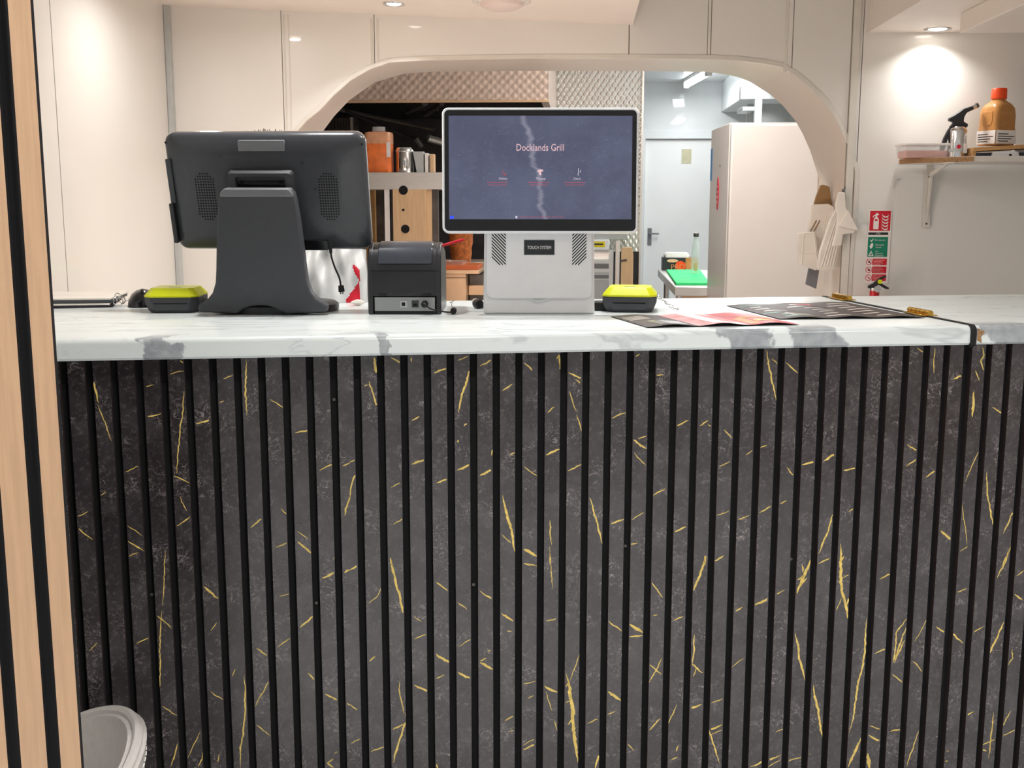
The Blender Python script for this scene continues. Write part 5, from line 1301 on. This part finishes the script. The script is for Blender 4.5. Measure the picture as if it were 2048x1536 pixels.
bm = B(); box(bm, x0, x1, 0, .06, 0, z1); o = obj('upright_post', bm, 'steel', bevel=.002, mw=T((e0.x, YE, 0))); tag(o, 'slim grey steel post between the cabinet and the plywood board', 'post')
(x0, z0), (x1, z1) = epx(1241, 640, e0), epx(1266, 495, e0)
pb = thing('plywood_board', 'upright plywood board leaning by the far door', 'board', (e0.x, YE+.05, 0))
bm = B(); prism(bm, [(x0, 0), (x1+.008, 0), (x1+.006, z1-.05), (x1-.004, z1), (x0, z1)], 0, .03); obj('sheet', bm, 'ply', pb, bevel=.002)
hx_, hz_ = epx(1250, 521, e0)
bm = B(); tube(bm, [(hx_-.03, -.012, hz_-.004), (hx_, -.014, hz_), (hx_+.014, -.016, hz_+.002)], .006, 8); obj('peg', bm, 'dark_steel', pb)
# ---- fridge
YF = 5.55
f0, f1 = at(1463, 243, YF), at(1411, 260, 6.2)
FW, FD, FH = .66, .63, f0.z
fr = thing('fridge', 'tall white upright fridge behind the arch, right', 'fridge', (f0.x, YF, 0), RAD(2.2))
bm = B(); box(bm, 0, FW, .05, FD, .04, FH); obj('cabinet', bm, 'fridge_white', fr, bevel=.006)
bm = B(); box(bm, .002, FW-.002, 0, .046, .10, FH-.012); dd = obj('door', bm, 'fridge_white', fr, bevel=.008)
bm = B(); box(bm, .004, FW-.004, .03, .05, .10, FH-.012); obj('seal', bm, 'grey_plastic', fr)
bm = B(); box(bm, .30, .34, .16, .19, FH-.0005, FH+.004); obj('hinge_cap', bm, 'grey_plastic', fr)
for sx in (.04, FW-.04):
    for sy in (.1, FD-.06):
        bm = B(); cyl(bm, (sx, sy, 0), (sx, sy, .05), .02, seg=12); obj('foot', bm, 'rubber', fr)
zz = at(1412, 375, YF+.35).z
bm = B(); prism(bm, [(cos(a*pi/10)*.032, sin(a*pi/10)*.085) for a in range(20)], -.0015, .0015, T((-.0016, .35, zz-.03)) @ RZ(-90)); ov = obj('oval_sticker', bm, 'sign_red', fr, smooth=0); ov['label'] = 'red oval sticker'
bm = B()
for i in range(4): box(bm, -.014, .014, -.003, -.0012, -.05+.026*i, -.037+.026*i, T((-.0016, .35, zz-.03)) @ RZ(-90))
obj('print_lines', bm, 'menu_pink', ov)
bm = B(); box(bm, -.002, .0, FD-.06, FD-.01, FH-.27, FH-.10); obj('blue_strip', bm, 'blue', fr)
bm = B(); cyl(bm, (-.003, .3, FH-.2), (.0, .3, FH-.2), .008, seg=12); obj('screw_cap', bm, 'grey_plastic', fr)
# ---- steel table with green board, box, bottle
YT0 = 6.35
zt = at(1360, 574, YT0).z
tx0 = at(1350, 574, YT0).x
rear = atz(1316, 539, zt)
tb_ = thing('steel_table', 'steel prep table left of the fridge, under the green board', 'table', (tx0, YT0, 0))
bm = B(); prismz(bm, [(0, 0), (.8, 0), (.8, rear.y-YT0), (rear.x-tx0, rear.y-YT0)], zt-.05, zt); obj('table_top', bm, 'steel', tb_, bevel=.003)
for x, y in ((.03, .04), (.74, .04), (rear.x-tx0+.06, rear.y-YT0-.06), (.74, rear.y-YT0-.06)):
    bm = B(); cyl(bm, (x, y, 0), (x, y, zt-.05), .02, seg=12); obj('leg', bm, 'steel', tb_)
bm = B(); box(bm, .01, .76, .03, .06, zt-.2, zt-.05); obj('apron', bm, 'warm_lit_steel', tb_)
bm = B(); box(bm, .03, .3, .06, .5, .35, .5); obj('under_box', bm, 'ply', tb_)
q = [atz(x, y, zt+.01) for x, y in ((1352, 567), (1420, 567), (1400, 540), (1333, 540))]
c = sum(q, Vector())/4
bm = B(); prismz(bm, [(p.x-c.x, p.y-c.y) for p in q], 0, .015); o = obj('cutting_board', bm, 'green_board', bevel=.002, mw=T((c.x, c.y, zt))); tag(o, 'bright green cutting board on the steel table', 'cutting board')
pb0 = atz(1326, 541, zt); YX = pb0.y+.02
pb1, pb2 = at(1396, 541, YX), at(1326, 515, YX)
bxx = thing('protein_box', 'black cardboard box with yellow and red print on the steel table', 'box', (pb0.x, YX-.0, zt))
bw, bh = pb1.x-pb0.x, pb2.z-zt
bm = B(); box(bm, 0, bw, 0, .16, 0, bh); cb = obj('carton', bm, 'sign_black', bxx, bevel=.002)
bm = B(); prism(bm, [(bw*.64, .0), (bw, 0), (bw, bh), (bw*.64, bh)], -.001, .001); obj('yellow_panel', bm, 'sauce', cb)
bm = B(); prism(bm, [(bw*.50+bh*.42*cos(a*pi/10), bh*.36+bh*.38*sin(a*pi/10)) for a in range(20)], -.003, -.001); obj('red_disc', bm, 'cap_orange', cb, smooth=0)
obj('lettering', text_bm('PROTO', bh*.62, .0004, 'LEFT', T((bw*.22, -.0045, bh*.25)), .92), 'sauce', cb, smooth=0)
bm = B(); prism(bm, [(bw*.27+bw*.16*cos(a*pi/10), bh*.76+bh*.13*sin(a*pi/10)) for a in range(20)], -.003, -.0005); obj('oval_badge', bm, 'ply', cb, smooth=0)
bm = B(); loft(bm, [[(bw*.4+x, .07+y, z) for x, y in rrect(w_, .1, .02)] for z, w_ in ((bh, bw*.7), (bh+.02, bw*.72), (bh+.035, bw*.6))]); o = obj('plastic_sleeve', bm, 'tub', mw=T((pb0.x, YX, zt)), smooth=50); tag(o, 'white wrapped packet lying on the black printed box', 'packet')
p = atz(1391, 547, zt+.016); kk = kp(p.y)
wbt = thing('water_bottle', 'clear bottle with dark cap standing on the green board, by the fridge', 'bottle', (p.x, p.y+.02, zt+.0155))
bm = B(); lathe(bm, [(8*kk, 0), (8.6*kk, .004), (8.6*kk, 36*kk), (8*kk, 48*kk), (6*kk, 60*kk), (4*kk, 68*kk), (3.6*kk, 74*kk), (.001, 74*kk)], 20); obj('bottle_body', bm, 'clear_plastic', wbt)
bm = B(); lathe(bm, [(5*kk, 72*kk), (5.3*kk, 73*kk), (5.3*kk, 79*kk), (.001, 80*kk)], 16); obj('cap', bm, 'dark_steel', wbt)
bm = B(); box(bm, -.012, .012, -.03, -.026, .02, .07); obj('label_panel', bm, 'ply', wbt)
# ---- white shelving and beam high on the right
YV = 8.6
v0 = at(1480, 200, YV)
cb_ = thing('wall_cupboard', 'white open cupboard frame high on the right kitchen wall', 'cupboard', (v0.x, YV, 0))
zc0, zc1 = at(1480, 214, YV).z, at(1480, 172, YV).z
bm = B(); box(bm, .0, XK1-v0.x-.002, 0, .06, at(1480, 198, YV).z, zc1); obj('top_rail', bm, 'kitchen_white', cb_, bevel=.004)
x_ = at(1509, 215, YV).x-v0.x
bm = B(); box(bm, x_, x_+.055, -.01, .05, at(1509, 245, YV).z-.25, at(1480, 198, YV).z); obj('upright', bm, 'kitchen_white', cb_, bevel=.004)
bm = B(); box(bm, .02, x_+.0, 0, .3, at(1480, 221, YV).z, at(1480, 213, YV).z); obj('shelf', bm, 'kitchen_white', cb_, bevel=.002)
bm = B(); box(bm, .10, XK1-v0.x-.002, .30, .33, at(1480, 245, YV).z-.3, at(1480, 200, YV).z); obj('back_panel', bm, 'trim_grey', cb_)
a = at(1470, 205, 10.2)
bm = B(); box(bm, a.x, XK1, YB+1.5, YK, a.z, ZK); o = struct('ceiling_beam', bm, 'kitchen_white', bevel=.004)
# ---- warm hot-cupboard lamp under the rear of the counter (lights the staff side from below)
wm = thing('hot_cupboard', 'low steel hot cupboard behind the counter, hidden from us', 'cabinet', CM @ Vector((.75, .9, 0)), CTH)
bm = B(); box(bm, -.7, .7, .0, .35, 0, .66); obj('cabinet', bm, 'steel', wm, bevel=.003)
bm = B(); cyl(bm, (-.6, .17, .76), (.6, .17, .76), .012, seg=12); obj('heat_tube', bm, 'lamp_glow', wm)
for s in (-1, 1):
    bm = B(); box(bm, s*.62-.01, s*.62+.01, .15, .19, .66, .80); obj('tube_bracket', bm, 'steel', wm)
lamp_rect('heat_lamp', CM @ Vector((.75, 1.09, .79)), 8, WARM, 1.2, .1, (RAD(140), 0, CTH))
